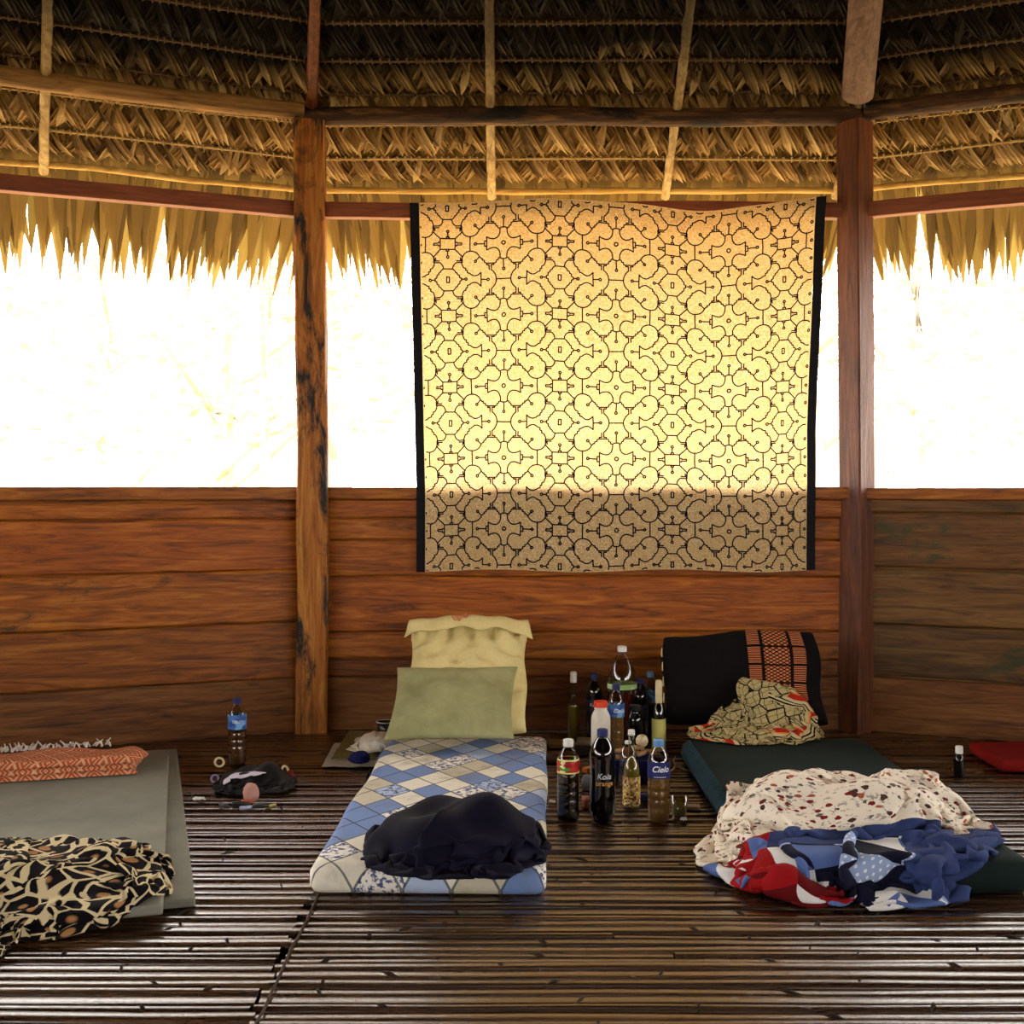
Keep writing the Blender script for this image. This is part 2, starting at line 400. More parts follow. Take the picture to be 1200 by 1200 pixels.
# battens with fibre ties and the eave pole
ROWWORD = ['eave', 'first', 'second', 'third', 'fourth', 'fifth', 'sixth', 'seventh', 'eighth', 'ninth']
BAYW = {0: 'between the two posts', -1: 'left of the left post', 1: 'right of the right post'}
for k in range(-2, 3):
    for ri, e0 in enumerate(ROWS):
        if ri == 0 or (abs(k) == 2) or ri > 6: continue
        mb = MB(); pts = []
        for i in range(15):
            u = -half(e0)+2*half(e0)*i/14; pts.append(rp(k, u, e0-.012+.012*mnoise.noise(Vector((u*1.3, ri*2.2, k))), .022))
        mb.tube(pts, .0065, 6)
        o = mb.build('thatch_batten', M['batten'] if ri < 3 else M['sooty'], smooth=True)
        lab = '%s thin cane batten up from the eave, %s' % (ROWWORD[ri], BAYW.get(k, 'outside the picture'))
        tag(o, lab, 'batten', 'cane battens under the thatch')
        mt = MB(); u = -half(e0)+.02; pts = []
        while u < half(e0)-.02:
            stp = rr.uniform(.026, .042)
            c = rp(k, u, e0-.012+.012*mnoise.noise(Vector((u*1.3, ri*2.2, k))), .022); c2 = rp(k, u+stp*.75, e0-.012+.012*mnoise.noise(Vector((u*1.3, ri*2.2, k))), .010)
            pts += [c+Vector((0, 0, .010))+NRM*.0, c+(rp(k, u, e0-.03, .026)-c)*.6, c-Vector((0, 0, .012)), c2]
            u += stp
        mt.tube(pts, .0027, 4)
        mt.build('fibre_lashing', M['tie_fibre'] if ri < 3 else M['sooty2'], o)
    mb = MB(); pts = []; rad = []
    e0 = ROWS[0]
    for i in range(25):
        u = -half(e0)+2*half(e0)*i/24; pts.append(rp(k, u, e0+.03+.022*mnoise.noise(Vector((u*1.5, k*4+3, 2))), .040)); rad.append(.0150*(1+.3*mnoise.noise(Vector((u*5, k, 0)))))
    mb.tube(pts, rad, 10)
    if abs(k) < 2: tag(mb.build('eave_pole', M['pole'], smooth=True), 'crooked pale pole along the eave, %s' % BAYW[k], 'pole')
# rafters
def rafter(px_mid, k, rad, mat, lab, e1=.42, e2=-2.2, u=None):
    if u is None:
        u = xat(px_mid, D+.3)-XC
    mb = MB(); pts = []; rads = []
    for i in range(14):
        e = e1+(e2-e1)*i/13; pts.append(rp(k, u*(1+.0*e)+.008*mnoise.noise(Vector((e*2, u, 1))), e, .025+rad)); rads.append(rad*(1+.15*mnoise.noise(Vector((e*5, u, 0)))))
    mb.tube(pts, rads, 8); return tag(mb.build('rafter', mat, smooth=True), lab, 'rafter')
rafter(576, 0, .0215, M['rafter'], 'pale slim rafter above the left part of the hanging cloth')
rafter(783, 0, .021, M['rafter'], 'pale slim rafter above the middle of the hanging cloth')
rafter(0, 0, .02, M['rafter'], 'pale slim rafter just left of the right post', u=xat(984, D+.3)-XC, e2=0.0)
rafter(0, -1, .021, M['rafter'], 'weathered slim rafter over the opening left of the left post', u=.11)
def hiprafter(k, rad, mat, lab, ea, eb, lift=.03):
    mb = MB(); pts = []
    for i in range(12):
        e = ea+(eb-ea)*i/11; p = corner(k, e); pts.append(Vector((p.x, p.y, rz_(e)-lift-rad)))
    mb.tube(pts, rad, 14); return tag(mb.build('hip_rafter', mat, smooth=True), lab, 'rafter')
hiprafter(-1, .026, M['post2'], 'dark brown rafter rising from the left post top', .05, -2.6)
o = hiprafter(0, .07, M['greylog'], 'thick round grey log rising from the right post top', -.10, -2.6, .02)
for k in range(-7, 9):
    if k not in (-1, 0):
        o = hiprafter(k, .03, M['post2'], None, .05, -3.0); o.name = 'trim_5'; struct(o); del o['category']  # hip rafters out of view

# hanging leaf fringe below the eave
rr = random.Random(21)
def frbuild(k, dens, name):
    mb = MB()
    for lay in range(4 if abs(k) < 3 else 2):
        u = -half(.5)-.02-.013*lay
        while u < half(.5)+.02:
            w_ = rr.uniform(.022, .05); e_end = (.90+.10*mnoise.noise(Vector((u*2.1, k*5+lay, 0)))+rr.uniform(-.13, .06)+(.05 if k == -1 else 0))
            sl = rr.uniform(-.06, .06)+(.12 if rr.random() < .12 else 0); st = rr.uniform(-.05, .02) if lay else .28; vs = []
            if lay > 1: e_end = rr.uniform(.44, .52)
            uv = []
            for j in range(8):
                q = j/7; e = st+(e_end-st)*q
                ww = w_*(1 if q < .55 else max(.03, 1-((q-.55)/.45)**1.3))
                droop = .0+.05*q*q
                for s_ in (-1, 0, 1):
                    vs.append(rp(k, (u+sl*q)+s_*ww, e-.02*q, -.03+(lay if lay < 2 else -lay*.6)*.012+droop+(.004 if s_ == 0 else 0))); uv.append((u+s_*ww*.6+2, q+.01))
            mb.add(vs, [(j*3+a, j*3+a+1, (j+1)*3+a+1, (j+1)*3+a) for j in range(7) for a in range(2)], 0, uv)
            u += w_*rr.uniform(.7, 1.1)*dens
    o = mb.build(name, M['fringe']); return o
for k in range(-7, 9):
    o = frbuild(k, 1 if abs(k) < 3 else 1.4, 'leaf_fringe')
    lab = {0: 'ragged dry palm leaf fringe hanging over the opening between the posts', -1: 'ragged dry palm leaf fringe hanging over the left opening', 1: 'ragged dry palm leaf fringe hanging over the right opening'}.get(k)
    if lab: tag(o, lab, 'leaf fringe', None, 'stuff')
    else: o.name = 'trim_6'; struct(o)  # leaf fringe of the unseen bays

# outside: ground and pale trees
def outmat(name, a, b, sc_=(4,4,.6)):
    t = NT(name); n = t.noise(t.coord('Object', sc_), 3, 5)
    return t.done(t.bsdf(t.ramp(n, [(.3, a), (.7, b)]), .9, .1))
M['bark'] = outmat('pale_bark', s2l((150,138,118)), s2l((226,214,196)))
M['leaves'] = outmat('pale_leaves', s2l((170,156,128)), s2l((232,222,200)), (3,3,3))
M['ground'] = outmat('sandy_ground', s2l((150,130,95)), s2l((180,160,120)), (.5,.5,.5))
mb = MB(); vs = [(60*math.cos(2*PI*i/32), 60*math.sin(2*PI*i/32), -.6) for i in range(32)]
mb.add(vs, [tuple(range(32))]); struct(mb.build('ground', M['ground']))
rr = random.Random(5)
def tree(x, y, h, r, lab, group):
    root = empty('tree', (x, y, -.6)); tag(root, lab, 'tree', group)
    mb = MB(); pts = []; rad = []; dx = rr.uniform(-.5, .5); sd = rr.random()*9
    for i in range(9):
        q = i/8; pts.append((dx*q+.25*mnoise.noise(Vector((q*3, sd, 0))), .2*mnoise.noise(Vector((q*3, sd, 5))), h*q)); rad.append(r*(1-.5*q))
    mb.tube(pts, rad, 7)
    for b in range(7):
        z0 = h*rr.uniform(.15, .9); a = rr.uniform(0, 2*PI); ln = rr.uniform(.6, 1.6)
        mb.tube([(dx*z0/h, 0, z0), (dx*z0/h+math.cos(a)*ln*.5, math.sin(a)*ln*.5, z0+ln*.4), (dx*z0/h+math.cos(a)*ln, math.sin(a)*ln, z0+ln*rr.uniform(.3, .9))], [r*.35, r*.22, r*.1], 5)
    mb.build('trunk', M['bark'], root, True)
    mb = MB()
    for j in range(420):
        z = h*rr.uniform(.3, 1.02); a = rr.uniform(0, 2*PI); q = rr.uniform(.1, 1.5)*(1 if z > h*.35 else .5)
        c = Vector((dx*z/h+math.cos(a)*q, math.sin(a)*q, z)); s_ = rr.uniform(.06, .16)
        t1 = Vector((rr.uniform(-1, 1), rr.uniform(-1, 1), rr.uniform(-.6, .6))).normalized(); t2 = t1.cross(Vector((rr.uniform(-1, 1), rr.uniform(-1, 1), 1))).normalized()
        mb.add([c-t1*s_, c+t2*s_*.35, c+t1*s_, c-t2*s_*.35], [(0,1,2,3)])
    mb.build('foliage', M['leaves'], root)
for i in range(26):
    a = math.radians(-34+68*i/25+rr.uniform(-1.5, 1.5)); dd = rr.uniform(11, 17)
    tree(math.sin(a)*dd, math.cos(a)*dd, rr.uniform(6, 8), rr.uniform(.06, .15), 'thin pale sunlit tree standing in the bright forest outside the openings', 'pale trees outside')

# ================================================================== THE HANGING CLOTH
def clothmat():
    t = NT('painted_cotton'); v = t.coord('Object'); a = t.noise(v, 170, 3, .7); b = t.noise(v, 4, 4)
    col = t.mix(t.ramp(a, [(.38, (1,1,1,1)), (.62, (0,0,0,1))]), s2l((250,226,174)), s2l((206,162,98)))
    col = t.mix(t.ramp(b, [(.4, (0,0,0,1)), (.8, (.5,.5,.5,1))]), col, s2l((215,180,115)))
    d = t.n('ShaderNodeBsdfDiffuse', {'Color': col}).outputs[0]
    tr = t.n('ShaderNodeBsdfTranslucent', {'Color': col}).outputs[0]
    return t.done(t.mixsh(.36, d, tr))
M['cotton'] = clothmat()
M['black_cloth'] = plain('black_cotton', (14,13,16), .8, .2)
M['paint'] = plain('black_paint', (22,15,16), .8, .1)
CY = 5.352
def cl_top(px): # height of the cloth's top edge along its width
    q = (px-480)/488
    return zat(238-5*math.exp(-((q-.33)/.12)**2)+10*math.exp(-((q-.70)/.12)**2)-8*max(0, q-.86)/.14, CY)
def cl_pt(px, q, off=0.0):   # q 0 at the top, 1 at the hem
    zt = cl_top(px); zb = zat(669+1.5*math.sin(px*.03), CY); z = zt+(zb-zt)*q
    shear = (4-10*q*(1-q)*1.2 if px < 560 else 0)*(1-min(1, max(0, (px-480)/80)))
    shr = (-12*min(1, q*1.6) if px > 900 else 0)*min(1, max(0, (px-900)/65))
    x = xat(px+10*min(1, q*1.3)*(1-min(1, max(0, (px-480)/120)))*.8+shr, CY)
    y = CY+.010*math.sin(x*9+q*1.5)*(.35+.65*q)*.8-.004*math.sin(q*14+x*3)-off
    y += -.012*math.exp(-(q/.05)**2)
    return Vector((x, y, z))
root = empty('hanging_cloth', (xat(724, CY), CY, zat(669, CY))); oc = root.location.copy()
tag(root, 'large tan cotton cloth painted with a black maze of crosses, hanging from the rail', 'wall hanging')
NXC, NYC = 90, 70
def sheet(pa, pb, name, mat, off=0, wrap=True):
    mb = MB(); vs = []
    for j in range(NYC+1):
        for i in range(NXC+1):
            vs.append(cl_pt(pa+(pb-pa)*i/NXC, j/NYC, off)-oc)
    fs = [(j*(NXC+1)+i, (j+1)*(NXC+1)+i, (j+1)*(NXC+1)+i+1, j*(NXC+1)+i+1) for j in range(NYC) for i in range(NXC)]
    mb.add(vs, fs); return mb.build(name, mat, root, True)
body = sheet(491, 956, 'cloth', M['cotton'])
NXC = 3
for pa, pb in ((480, 491), (956, 968)): sheet(pa, pb, 'border', M['black_cloth'], .001)
# top fold over the rail, in three stretches
mb = MB(); vs = []; n = 60
for i in range(n+1):
    px = 484+480*i/n; a = cl_pt(px, 0)-oc
    vs += [a, a+Vector((0, .03, .004)), a+Vector((0, .10, .002)), a+Vector((0, .112, -.03)), a+Vector((0, .114, -.10))]
mb.add(vs, [(i*5+j, i*5+j+1, (i+1)*5+j+1, (i+1)*5+j) for i in range(n) for j in range(4)])
mb.build('top_fold', M['cotton'], root, True)
# the painted lines: one quarter of the motif, mirrored and repeated
def circ(x, y, r=1.4, n=8): return [(x+r*math.cos(2*PI*i/n), y+r*math.sin(2*PI*i/n)) for i in range(n+1)]
def arc(p, q, bulge, n=7):
    (x0, y0), (x1, y1) = p, q; out = []
    nx, ny = -(y1-y0), (x1-x0)
    for i in range(n+1):
        t = i/n; b = 4*t*(1-t)*bulge; out.append((x0+(x1-x0)*t+nx*b, y0+(y1-y0)*t+ny*b))
    return out
Q = [
 [(19.8,0),(19.8,8),(16.7,6.4)]+arc((16.7,6.4),(4.2,12.5),.28)+[(4,17.7),(2,18.8),(0,18.8)],
 [(4,17.7),(6,18),(6.5,20),(8.5,20.5),(9,23),(11.5,23.8)],
 [(0,18.8),(0,28.8)], circ(0,30.2), circ(0,0,2.2),
 [(19.8,3.1),(22.5,3.1),(22.5,0)], [(22.5,0),(32,0)], circ(33.4,0),
 [(39.6,0),(39.6,8.7)],
 arc((39.6,8.7),(28.5,16),.16), [(28.5,16),(32.3,20)], circ(33.3,21.2),
 [(28.5,16),(26.5,18),(25,18),(25,20),(22.5,20.5),(22.5,22.5),(19.5,23.6)],
 [(11.5,23.6),(20,23.6),(20,25.4),(17.2,25.4),(17.2,30.8)], [(11.5,23.6),(11.5,25.4),(14.6,25.4),(14.6,31)],
 arc((14.6,31),(8.5,42),.12), [(0,42),(8.5,42)],
 arc((17.2,30.8),(19.5,24.5),.0)[:1]+[(17.2,30.8)],
 arc((39.6,8.7),(49,16),-.18)+arc((49,16),(47.5,28),-.12)+[(45,29),(45,31.5),(43,32),(43,34.5),(40,35.5)]+arc((40,35.5),(29,36),-.22)+[(27,34),(27,42)],
 [(27,42),(20,42)], circ(18.6,42),
 [(57.2,0),(57.2,6.5),(66,6.5)], [(57.2,2.2),(55,2.2),(55,1.1),(49.5,1.1),(49.5,0)],
 [(64.4,6.5),(64.4,8.5),(66,8.5)], [(66,8.5),(66,14)], circ(66,15.2),
 [(57.2,6.5),(49.5,14)], [(49,14),(49,21.5),(56,21.5)], [(51,15.5),(51,19.5),(56,19.5)],
 arc((56,21.5),(60.5,29),-.15)+[(66,29)],
 [(60.5,29),(58,31),(57,33),(55,34),(54.5,36),(52.5,37),(52.3,39.8),(50.3,40.5),(50.3,42)],
 [(50.3,42),(46,42)], circ(44.6,42), [(64.4,42),(64.4,38.8),(66,38.8)],
]
def paint():
    mb = MB(); rr = random.Random(4)
    def seg(p, q, wd=.75):
        dx, dy = q[0]-p[0], q[1]-p[1]; L = math.hypot(dx, dy)
        if L < .05: return
        nx, ny = -dy/L*wd, dx/L*wd; ex, ey = dx/L*.3, dy/L*.3
        k = max(1, int(L/7)); vs = []
        for i in range(k+1):
            t = i/k; x = p[0]+dx*t+(ex if i == k else -ex if i == 0 else 0); y = p[1]+dy*t+(ey if i == k else -ey if i == 0 else 0)
            for s_ in (-1, 1):
                X, Y = x+nx*s_, y+ny*s_; zt = 236; vs.append(cl_pt(X, max(0.002, (Y-zt)/(669-zt)), .0022)-oc)
        mb.add(vs, [(i*2, i*2+1, i*2+3, i*2+2) for i in range(k)])
    for ci in range(-2, 5):
        for ri in range(-1, 6):
            cx, cy = 590+132*ci, 285+84*ri
            for sx in (-1, 1):
                for sy in (-1, 1):
                    vx, vy = rr.uniform(-.6, .6), rr.uniform(-.5, .5)
                    for pl in Q:
                        pts = [(cx+sx*x+.6*mnoise.noise(Vector((cx+sx*x, cy+sy*y, 0))*.07), cy+sy*y+.9*mnoise.noise(Vector((cx+sx*x, cy+sy*y, 9))*.05)) for x, y in pl]
                        for a, b in zip(pts, pts[1:]):
                            if min(a[0], b[0]) < 492 or max(a[0], b[0]) > 955 or min(a[1], b[1]) < 238 or max(a[1], b[1]) > 668: continue
                            seg(a, b)
    return mb.build('painted_lines', M['paint'], root)
paint()

# ================================================================== soft things
def rot_lean(base, width_dir, lean):   # frame: x across, y up along the leaning face, z out of the face towards the room
    X = Vector(width_dir).normalized(); back = Vector((0, 0, 1)).cross(X).normalized()
    Y = (back*math.cos(lean)+Vector((0, 0, 1))*math.sin(lean)).normalized(); Z = X.cross(Y)
    m = Matrix((X, Y, Z)).transposed().to_4x4(); m.translation = Vector(base); return m
def pillow_mesh(w_, h_, t_, n=36, pinch=.06, wrinkle=.006, sd=0, flat=2.2):
    mb = MB(); vs = []; uv = []
    def P(u, v, s):
        ed = (1-abs(u)**flat)*(1-abs(v)**flat); th = t_/2*max(0, ed)**.45
        x = u*w_/2*(1-pinch*(1-v*v)); y = v*h_/2*(1-pinch*(1-u*u))
        wr = wrinkle*(mnoise.noise(Vector((u*2.4+sd, v*2.4, s)))+.5*mnoise.noise(Vector((u*6+sd, v*5, s))))+wrinkle*.8*math.sin(9*math.atan2(v, u+1e-6))*abs(u*v)
        return Vector((x, y, s*(th+wr*min(1, ed*3))+t_/2))
    for s in (1, -1):
        b = len(vs)
        for j in range(n+1):
            for i in range(n+1):
                u, v = math.sin((-1+2*i/n)*PI/2), math.sin((-1+2*j/n)*PI/2); vs.append(P(u, v, s)); uv.append((u*.5+.5+1e-4, v*.5+.5))
    N = n+1; fs = []
    for j in range(n):
        for i in range(n):
            a = j*N+i; fs.append((a, a+1, a+N+1, a+N)); b = a+N*N; fs.append((b, b+N, b+N+1, b+1))
    mb.add(vs, fs, 0, uv); return mb
def weld(o):
    m = o.modifiers.new('weld', 'WELD'); m.merge_threshold = .0008
def fabric(name, rgb1, rgb2, scale=60, rough=.85, bstr=.3, big=3, spec=.15):
    t = NT(name); v = t.coord('Object'); a = t.noise(v, scale, 3); b = t.noise(v, big, 5, .65)
    col = t.ramp(b, [(.3, s2l(rgb1)), (.7, s2l(rgb2))]); col = t.mix(t.math('MULTIPLY', a, .25), col, s2l(tuple(x*.7 for x in rgb1)))
    return t.done(t.bsdf(col, rough, spec, a, bstr, .002, **{'Sheen Weight': 0.0}))

# ---- checked mattress
def checkmat():
    t = NT('checked_ticking'); tc = t.coord('Object'); sp = t.n('ShaderNodeSeparateXYZ', {0: tc})
    x, y, z = sp.outputs; yy = t.math('SUBTRACT', y, t.math('MULTIPLY', z, -.8))
    a = t.math('ADD', t.math('DIVIDE', x, .132), t.math('DIVIDE', yy, .19)); b = t.math('SUBTRACT', t.math('DIVIDE', x, .132), t.math('DIVIDE', yy, .19))
    cell = t.n('ShaderNodeCombineXYZ', {0: t.math('FLOOR', a), 1: t.math('FLOOR', b)}).outputs[0]
    wn = t.n('ShaderNodeTexWhiteNoise', {'Vector': cell}, noise_dimensions='3D').outputs['Value']
    col = t.ramp(wn, [(0, s2l((116,142,192))), (.24, s2l((236,230,212))), (.46, s2l((182,198,226))), (.6, s2l((246,242,232))), (.8, s2l((204,196,172)))], 'CONSTANT')
    fl = t.noise(tc, 70, 3, .6); fmask = t.math('MULTIPLY', t.ramp(fl, [(.5, (0,0,0,1)), (.56, (1,1,1,1))]), t.math('COMPARE', wn, .68, .10))
    col = t.mix(fmask, col, s2l((70,88,132)))
    def line(q): f = t.math('FRACT', q); return t.math('LESS_THAN', t.math('MINIMUM', f, t.math('SUBTRACT', 1.0, f)), .03)
    ln = t.math('MAXIMUM', line(a), line(b)); col = t.mix(t.math('MULTIPLY', ln, .8), col, s2l((48,52,66)))
    d = t.noise(tc, 7, 5, .7); col = t.mix(t.ramp(d, [(.5, (0,0,0,1)), (.75, (.55,.55,.55,1))]), col, s2l((120,108,80)))
    return t.done(t.bsdf(col, .75, .25, fl, .2, .002))
def mattress(name, x0, x1, y0, y1, h, mat, rz=0, sag=.006, lab='', cat='mattress', z0=.006, sd=0, bev=.022):
    cx, cy = (x0+x1)/2, (y0+y1)/2; me = bpy.data.meshes.new(name); bm = bmesh.new()
    bmesh.ops.create_grid(bm, x_segments=1, y_segments=1, size=.5); bm.clear()
    nx, ny, nz = 26, 60, 4; W, L = x1-x0, y1-y0
    bmesh.ops.create_cube(bm, size=1)
    bm.verts.ensure_lookup_table()
    for ax, n_ in ((0, nx), (1, ny), (2, nz)):
        for i in range(1, n_):
            co = [0, 0, 0]; no = [0, 0, 0]; co[ax] = -.5+i/n_; no[ax] = 1
            bmesh.ops.bisect_plane(bm, geom=bm.verts[:]+bm.edges[:]+bm.faces[:], plane_co=co, plane_no=no)
    r = bev
    for v in bm.verts:
        x, y, z = v.co.x*W, v.co.y*L, v.co.z*h
        # rounded box
        q = Vector((max(-W/2+r*1.6, min(W/2-r*1.6, x)), max(-L/2+r*1.6, min(L/2-r*1.6, y)), max(-h/2+r, min(h/2-r, z))))
        dv = Vector((x, y, z))-q
        if dv.length > 1e-6:
            mx = max(abs(dv.x)/1.6, abs(dv.y)/1.6, abs(dv.z)); dv = Vector((dv.x/1.6, dv.y/1.6, dv.z)).normalized()*mx; dv = Vector((dv.x*1.6, dv.y*1.6, dv.z))
        p = q+dv
        if z > 0: p.z += sag*mnoise.noise(Vector((x*3, y*3, sd)))-.0*x
        p.x += .008*mnoise.noise(Vector((sd, y*2.5, 2))); p.y += .008*mnoise.noise(Vector((x*4, sd, 5)))
        v.co = p+Vector((0, 0, h/2))
    bm.normal_update(); bm.to_mesh(me); bm.free()
    o = link(name, me, mat, smooth=True); o.location = (cx, cy, z0); o.rotation_euler = (0, 0, rz)
    return tag(o, lab, cat) if lab else o
mattress('checked_mattress', -.545+.022, .095+.022, 3.195, 4.93, .078, checkmat(), rz=math.radians(-1.7), lab='thin foam mattress covered in blue and cream diamond checks, in the middle of the floor', sd=1)

# ---- cream cushion leaning on the wall, a long pillow in a loose tucked cover
M['cream'] = fabric('cream_cotton', (226,206,136), (250,234,172), 90)
cw, ch, cth = .485, .60, .10
Mx = rot_lean((-.185, 4.80, .088), (1, 0, 0), math.radians(40))
o = None
pm = MB(); n = 44; vs = []; uv = []
for s in (1, -1):
    for j in range(n+1):
        for i in range(n+1):
            u, v = math.sin((-1+2*i/n)*PI/2), math.sin((-1+2*j/n)*PI/2)
            ed = (1-abs(u)**7)*(1-abs(v)**7); th = cth/2*max(0, ed)**.4
            fold = 0
            if s > 0:    # swags hanging from the two upper corners
                for kx in (-1, 1):
                    dd = math.hypot(u-kx*.95, (v-.72)*1.3); fold += .016*math.sin(dd*17+kx+v*2)*math.exp(-dd*.75)
                fold += .016*mnoise.noise(Vector((u*2, v*5, 3)))+.010*mnoise.noise(Vector((u*5+v*3, v*9, 3)))
            x = u*cw/2*(1-.02*math.sin((v+1)*6)+(.012 if v > .7 else 0)); y = v*ch/2*(1-.015*(1-u*u)*0)-.02*u*u*(v > 0)*v
            vs.append(Mx @ Vector((x, y+ch/2, s*(th+fold*min(1, ed*4))+cth/2))); uv.append((u*.5+.5+1e-4, v*.5+.5))
N = n+1
pm.add(vs, [q for j in range(n) for i in range(n) for q in ((j*N+i, j*N+i+1, (j+1)*N+i+1, (j+1)*N+i), (N*N+j*N+i, N*N+(j+1)*N+i, N*N+(j+1)*N+i+1, N*N+j*N+i+1))], 0, uv)
co = Vector((-.185, 4.85, .086))
cr = empty('cream_cushion', co); tag(cr, 'tall cream cushion with a loose tucked cover, leaning on the plank wall', 'cushion')
pm.v = [tuple(Vector(v)-co) for v in pm.v]
o = pm.build('cushion_body', M['cream'], cr, True); weld(o)
fm = MB(); vs = []; n = 40      # turned-down flap of the cover along the top, with ears at the corners
for i in range(n+1):
    u = -1+2*i/n; ear = max(0, abs(u)-.86)/.14
    for j in range(7):
        q = j/6; x = u*(cw/2+.008+.022*ear*q); y = ch+.012-(.105+.01*math.sin(u*9)+.02*ear)*q-.035*u*u
        z = cth/2+ (.035+.030*math.sin(min(1, q*1.6)*PI/2)) + .004*math.sin(u*13+q*2)+.012*ear*math.sin(q*5)
        if j == 0: z = cth*.35
        vs.append(Mx @ Vector((x, y, z))-co)
fm.add(vs, [(i*7+j, (i+1)*7+j, (i+1)*7+j+1, i*7+j+1) for i in range(n) for j in range(6)])
o = fm.build('cover_flap', M['cream'], cr, True); md = o.modifiers.new('s', 'SOLIDIFY'); md.thickness = .004
M['redstain'] = fabric('faded_red_print', (206,120,90), (226,150,112), 90)
sm = MB(); vs = []
for i in range(13):
    for j in range(5):
        a, b = i/12, j/4; u = -.30+.30*a
        vs.append(Mx @ Vector((u*cw/2+.0, ch-.02-.028*b-.01*math.sin(a*5), cth/2+.0685+.002*math.sin(a*9)))-co)
sm.add(vs, [(i*5+j, i*5+j+1, (i+1)*5+j+1, (i+1)*5+j) for i in range(12) for j in range(4) if not (i in (0, 11) and j in (0, 3)) and (i*7+j*3) % 5])
o = sm.build('red_print', M['redstain'], cr, True); o['label'] = 'faded red print on the cream cover'

# ---- sage green pillow
M['sage'] = fabric('sage_cotton', (146,146,100), (186,184,134), 110, big=5)
Mg = rot_lean((-.225, 4.60, .094), (1, .05, 0), math.radians(30))
mb = pillow_mesh(.50, .44, .10, pinch=.07, wrinkle=.014, sd=4)
base = Vector((-.225, 4.66, .09))
mb.v = [tuple(Mg @ (Vector(((v[0]+.035*(v[1]/.44)*1), v[1]+.22, v[2]-.0)))-base) for v in mb.v]
o = mb.build('green_pillow', M['sage'], smooth=True); o.location = base; weld(o); tag(o, 'square sage green pillow propped against the cream cushion', 'pillow')

# ================================================================== crumpled cloths (a small cloth simulation)
def crumple(nx, ny, W, L, init, ground, contain, steps=170, seed=0, iters=6, sc_r=.85, collide=True, fric=.35):
    rs = np.random.RandomState(seed)
    u, v = np.meshgrid(np.linspace(0, 1, nx), np.linspace(0, 1, ny))
    P = np.stack(init(u, v), -1).astype(np.float64); P += rs.normal(0, .004, P.shape)
    V = np.zeros_like(P); dx, dy = W/(nx-1), L/(ny-1)
    r = sc_r*min(dx, dy); dt2 = 9.8*.016**2
    iu = None
    def con(A, B, rest, k):
        d = A-B; l = np.sqrt((d*d).sum(-1, keepdims=True))+1e-9; c = d*(k*.5*(l-rest)/l)
        A -= c; B += c
    for st in range(steps):
        old = P.copy(); V *= .93; V[..., 2] -= dt2; P += V
        for it in range(iters):
            for s0 in (0, 1):
                n_ = (nx-s0)//2; con(P[:, s0:s0+2*n_:2], P[:, s0+1:s0+1+2*n_:2], dx, 1)
                n_ = (ny-s0)//2; con(P[s0:s0+2*n_:2], P[s0+1:s0+1+2*n_:2], dy, 1)
            dg = math.hypot(dx, dy)
            con(P[:-1:2, :-1], P[1::2, 1:] if P[1::2].shape[0] == P[:-1:2].shape[0] else P[1::2, 1:][:P[:-1:2].shape[0]], dg, .4)
            con(P[:-1:2, 1:], P[1::2, :-1], dg, .4)
            for s0 in range(4):    # bending, done on interleaved sets
                if s0 < 2:
                    A, B = P[:, s0*2:-2:4], P[:, s0*2+2::4]; m_ = min(A.shape[1], B.shape[1]); con(A[:, :m_], B[:, :m_], 2*dx, .3)
                else:
                    A, B = P[(s0-2)*2:-2:4], P[(s0-2)*2+2::4]; m_ = min(A.shape[0], B.shape[0]); con(A[:m_], B[:m_], 2*dy, .3)
        if collide and st % 3 == 0:
            X = P.reshape(-1, 3).astype(np.float32); g = (X*X).sum(1)
            D2 = g[:, None]+g[None]-2*X@X.T; ii, jj = np.where((D2 < r*r) & (D2 > 1e-9))
            mk = ii < jj; ii, jj = ii[mk], jj[mk]
            if len(ii):
                d = X[ii]-X[jj]; l = np.sqrt((d*d).sum(1))+1e-6; c = d*((r-l)/l*.4)[:, None]
                F_ = P.reshape(-1, 3); np.add.at(F_, ii, c); np.add.at(F_, jj, -c)
        x, y = contain(P[..., 0], P[..., 1]); P[..., 0] = x; P[..., 1] = y
        gz = ground(P[..., 0], P[..., 1])+.006; low = P[..., 2] < gz
        P[..., 2] = np.where(low, gz, P[..., 2])
        V = P-old
        V[low] *= fric
        sp = np.sqrt((V*V).sum(-1, keepdims=True)); V *= np.minimum(1, .03/(sp+1e-9))
    for _ in range(1):      # light smoothing
        Q_ = P.copy(); Q_[1:-1, 1:-1] = .5*P[1:-1, 1:-1]+.125*(P[:-2, 1:-1]+P[2:, 1:-1]+P[1:-1, :-2]+P[1:-1, 2:]); P = Q_
    return P
def ell(cx, cy, rx, ry, rot=0, p=2.0):
    c, s = math.cos(rot), math.sin(rot)
    def f(x, y):
        a = (x-cx)*c+(y-cy)*s; b = -(x-cx)*s+(y-cy)*c
        q = (np.abs(a/rx)**p+np.abs(b/ry)**p)**(1/p); k = np.where(q > 1, 1/np.maximum(q, 1), 1.0); k = 1-(1-k)*.5
        a, b = a*k, b*k; return cx+a*c-b*s, cy+a*s+b*c
    return f
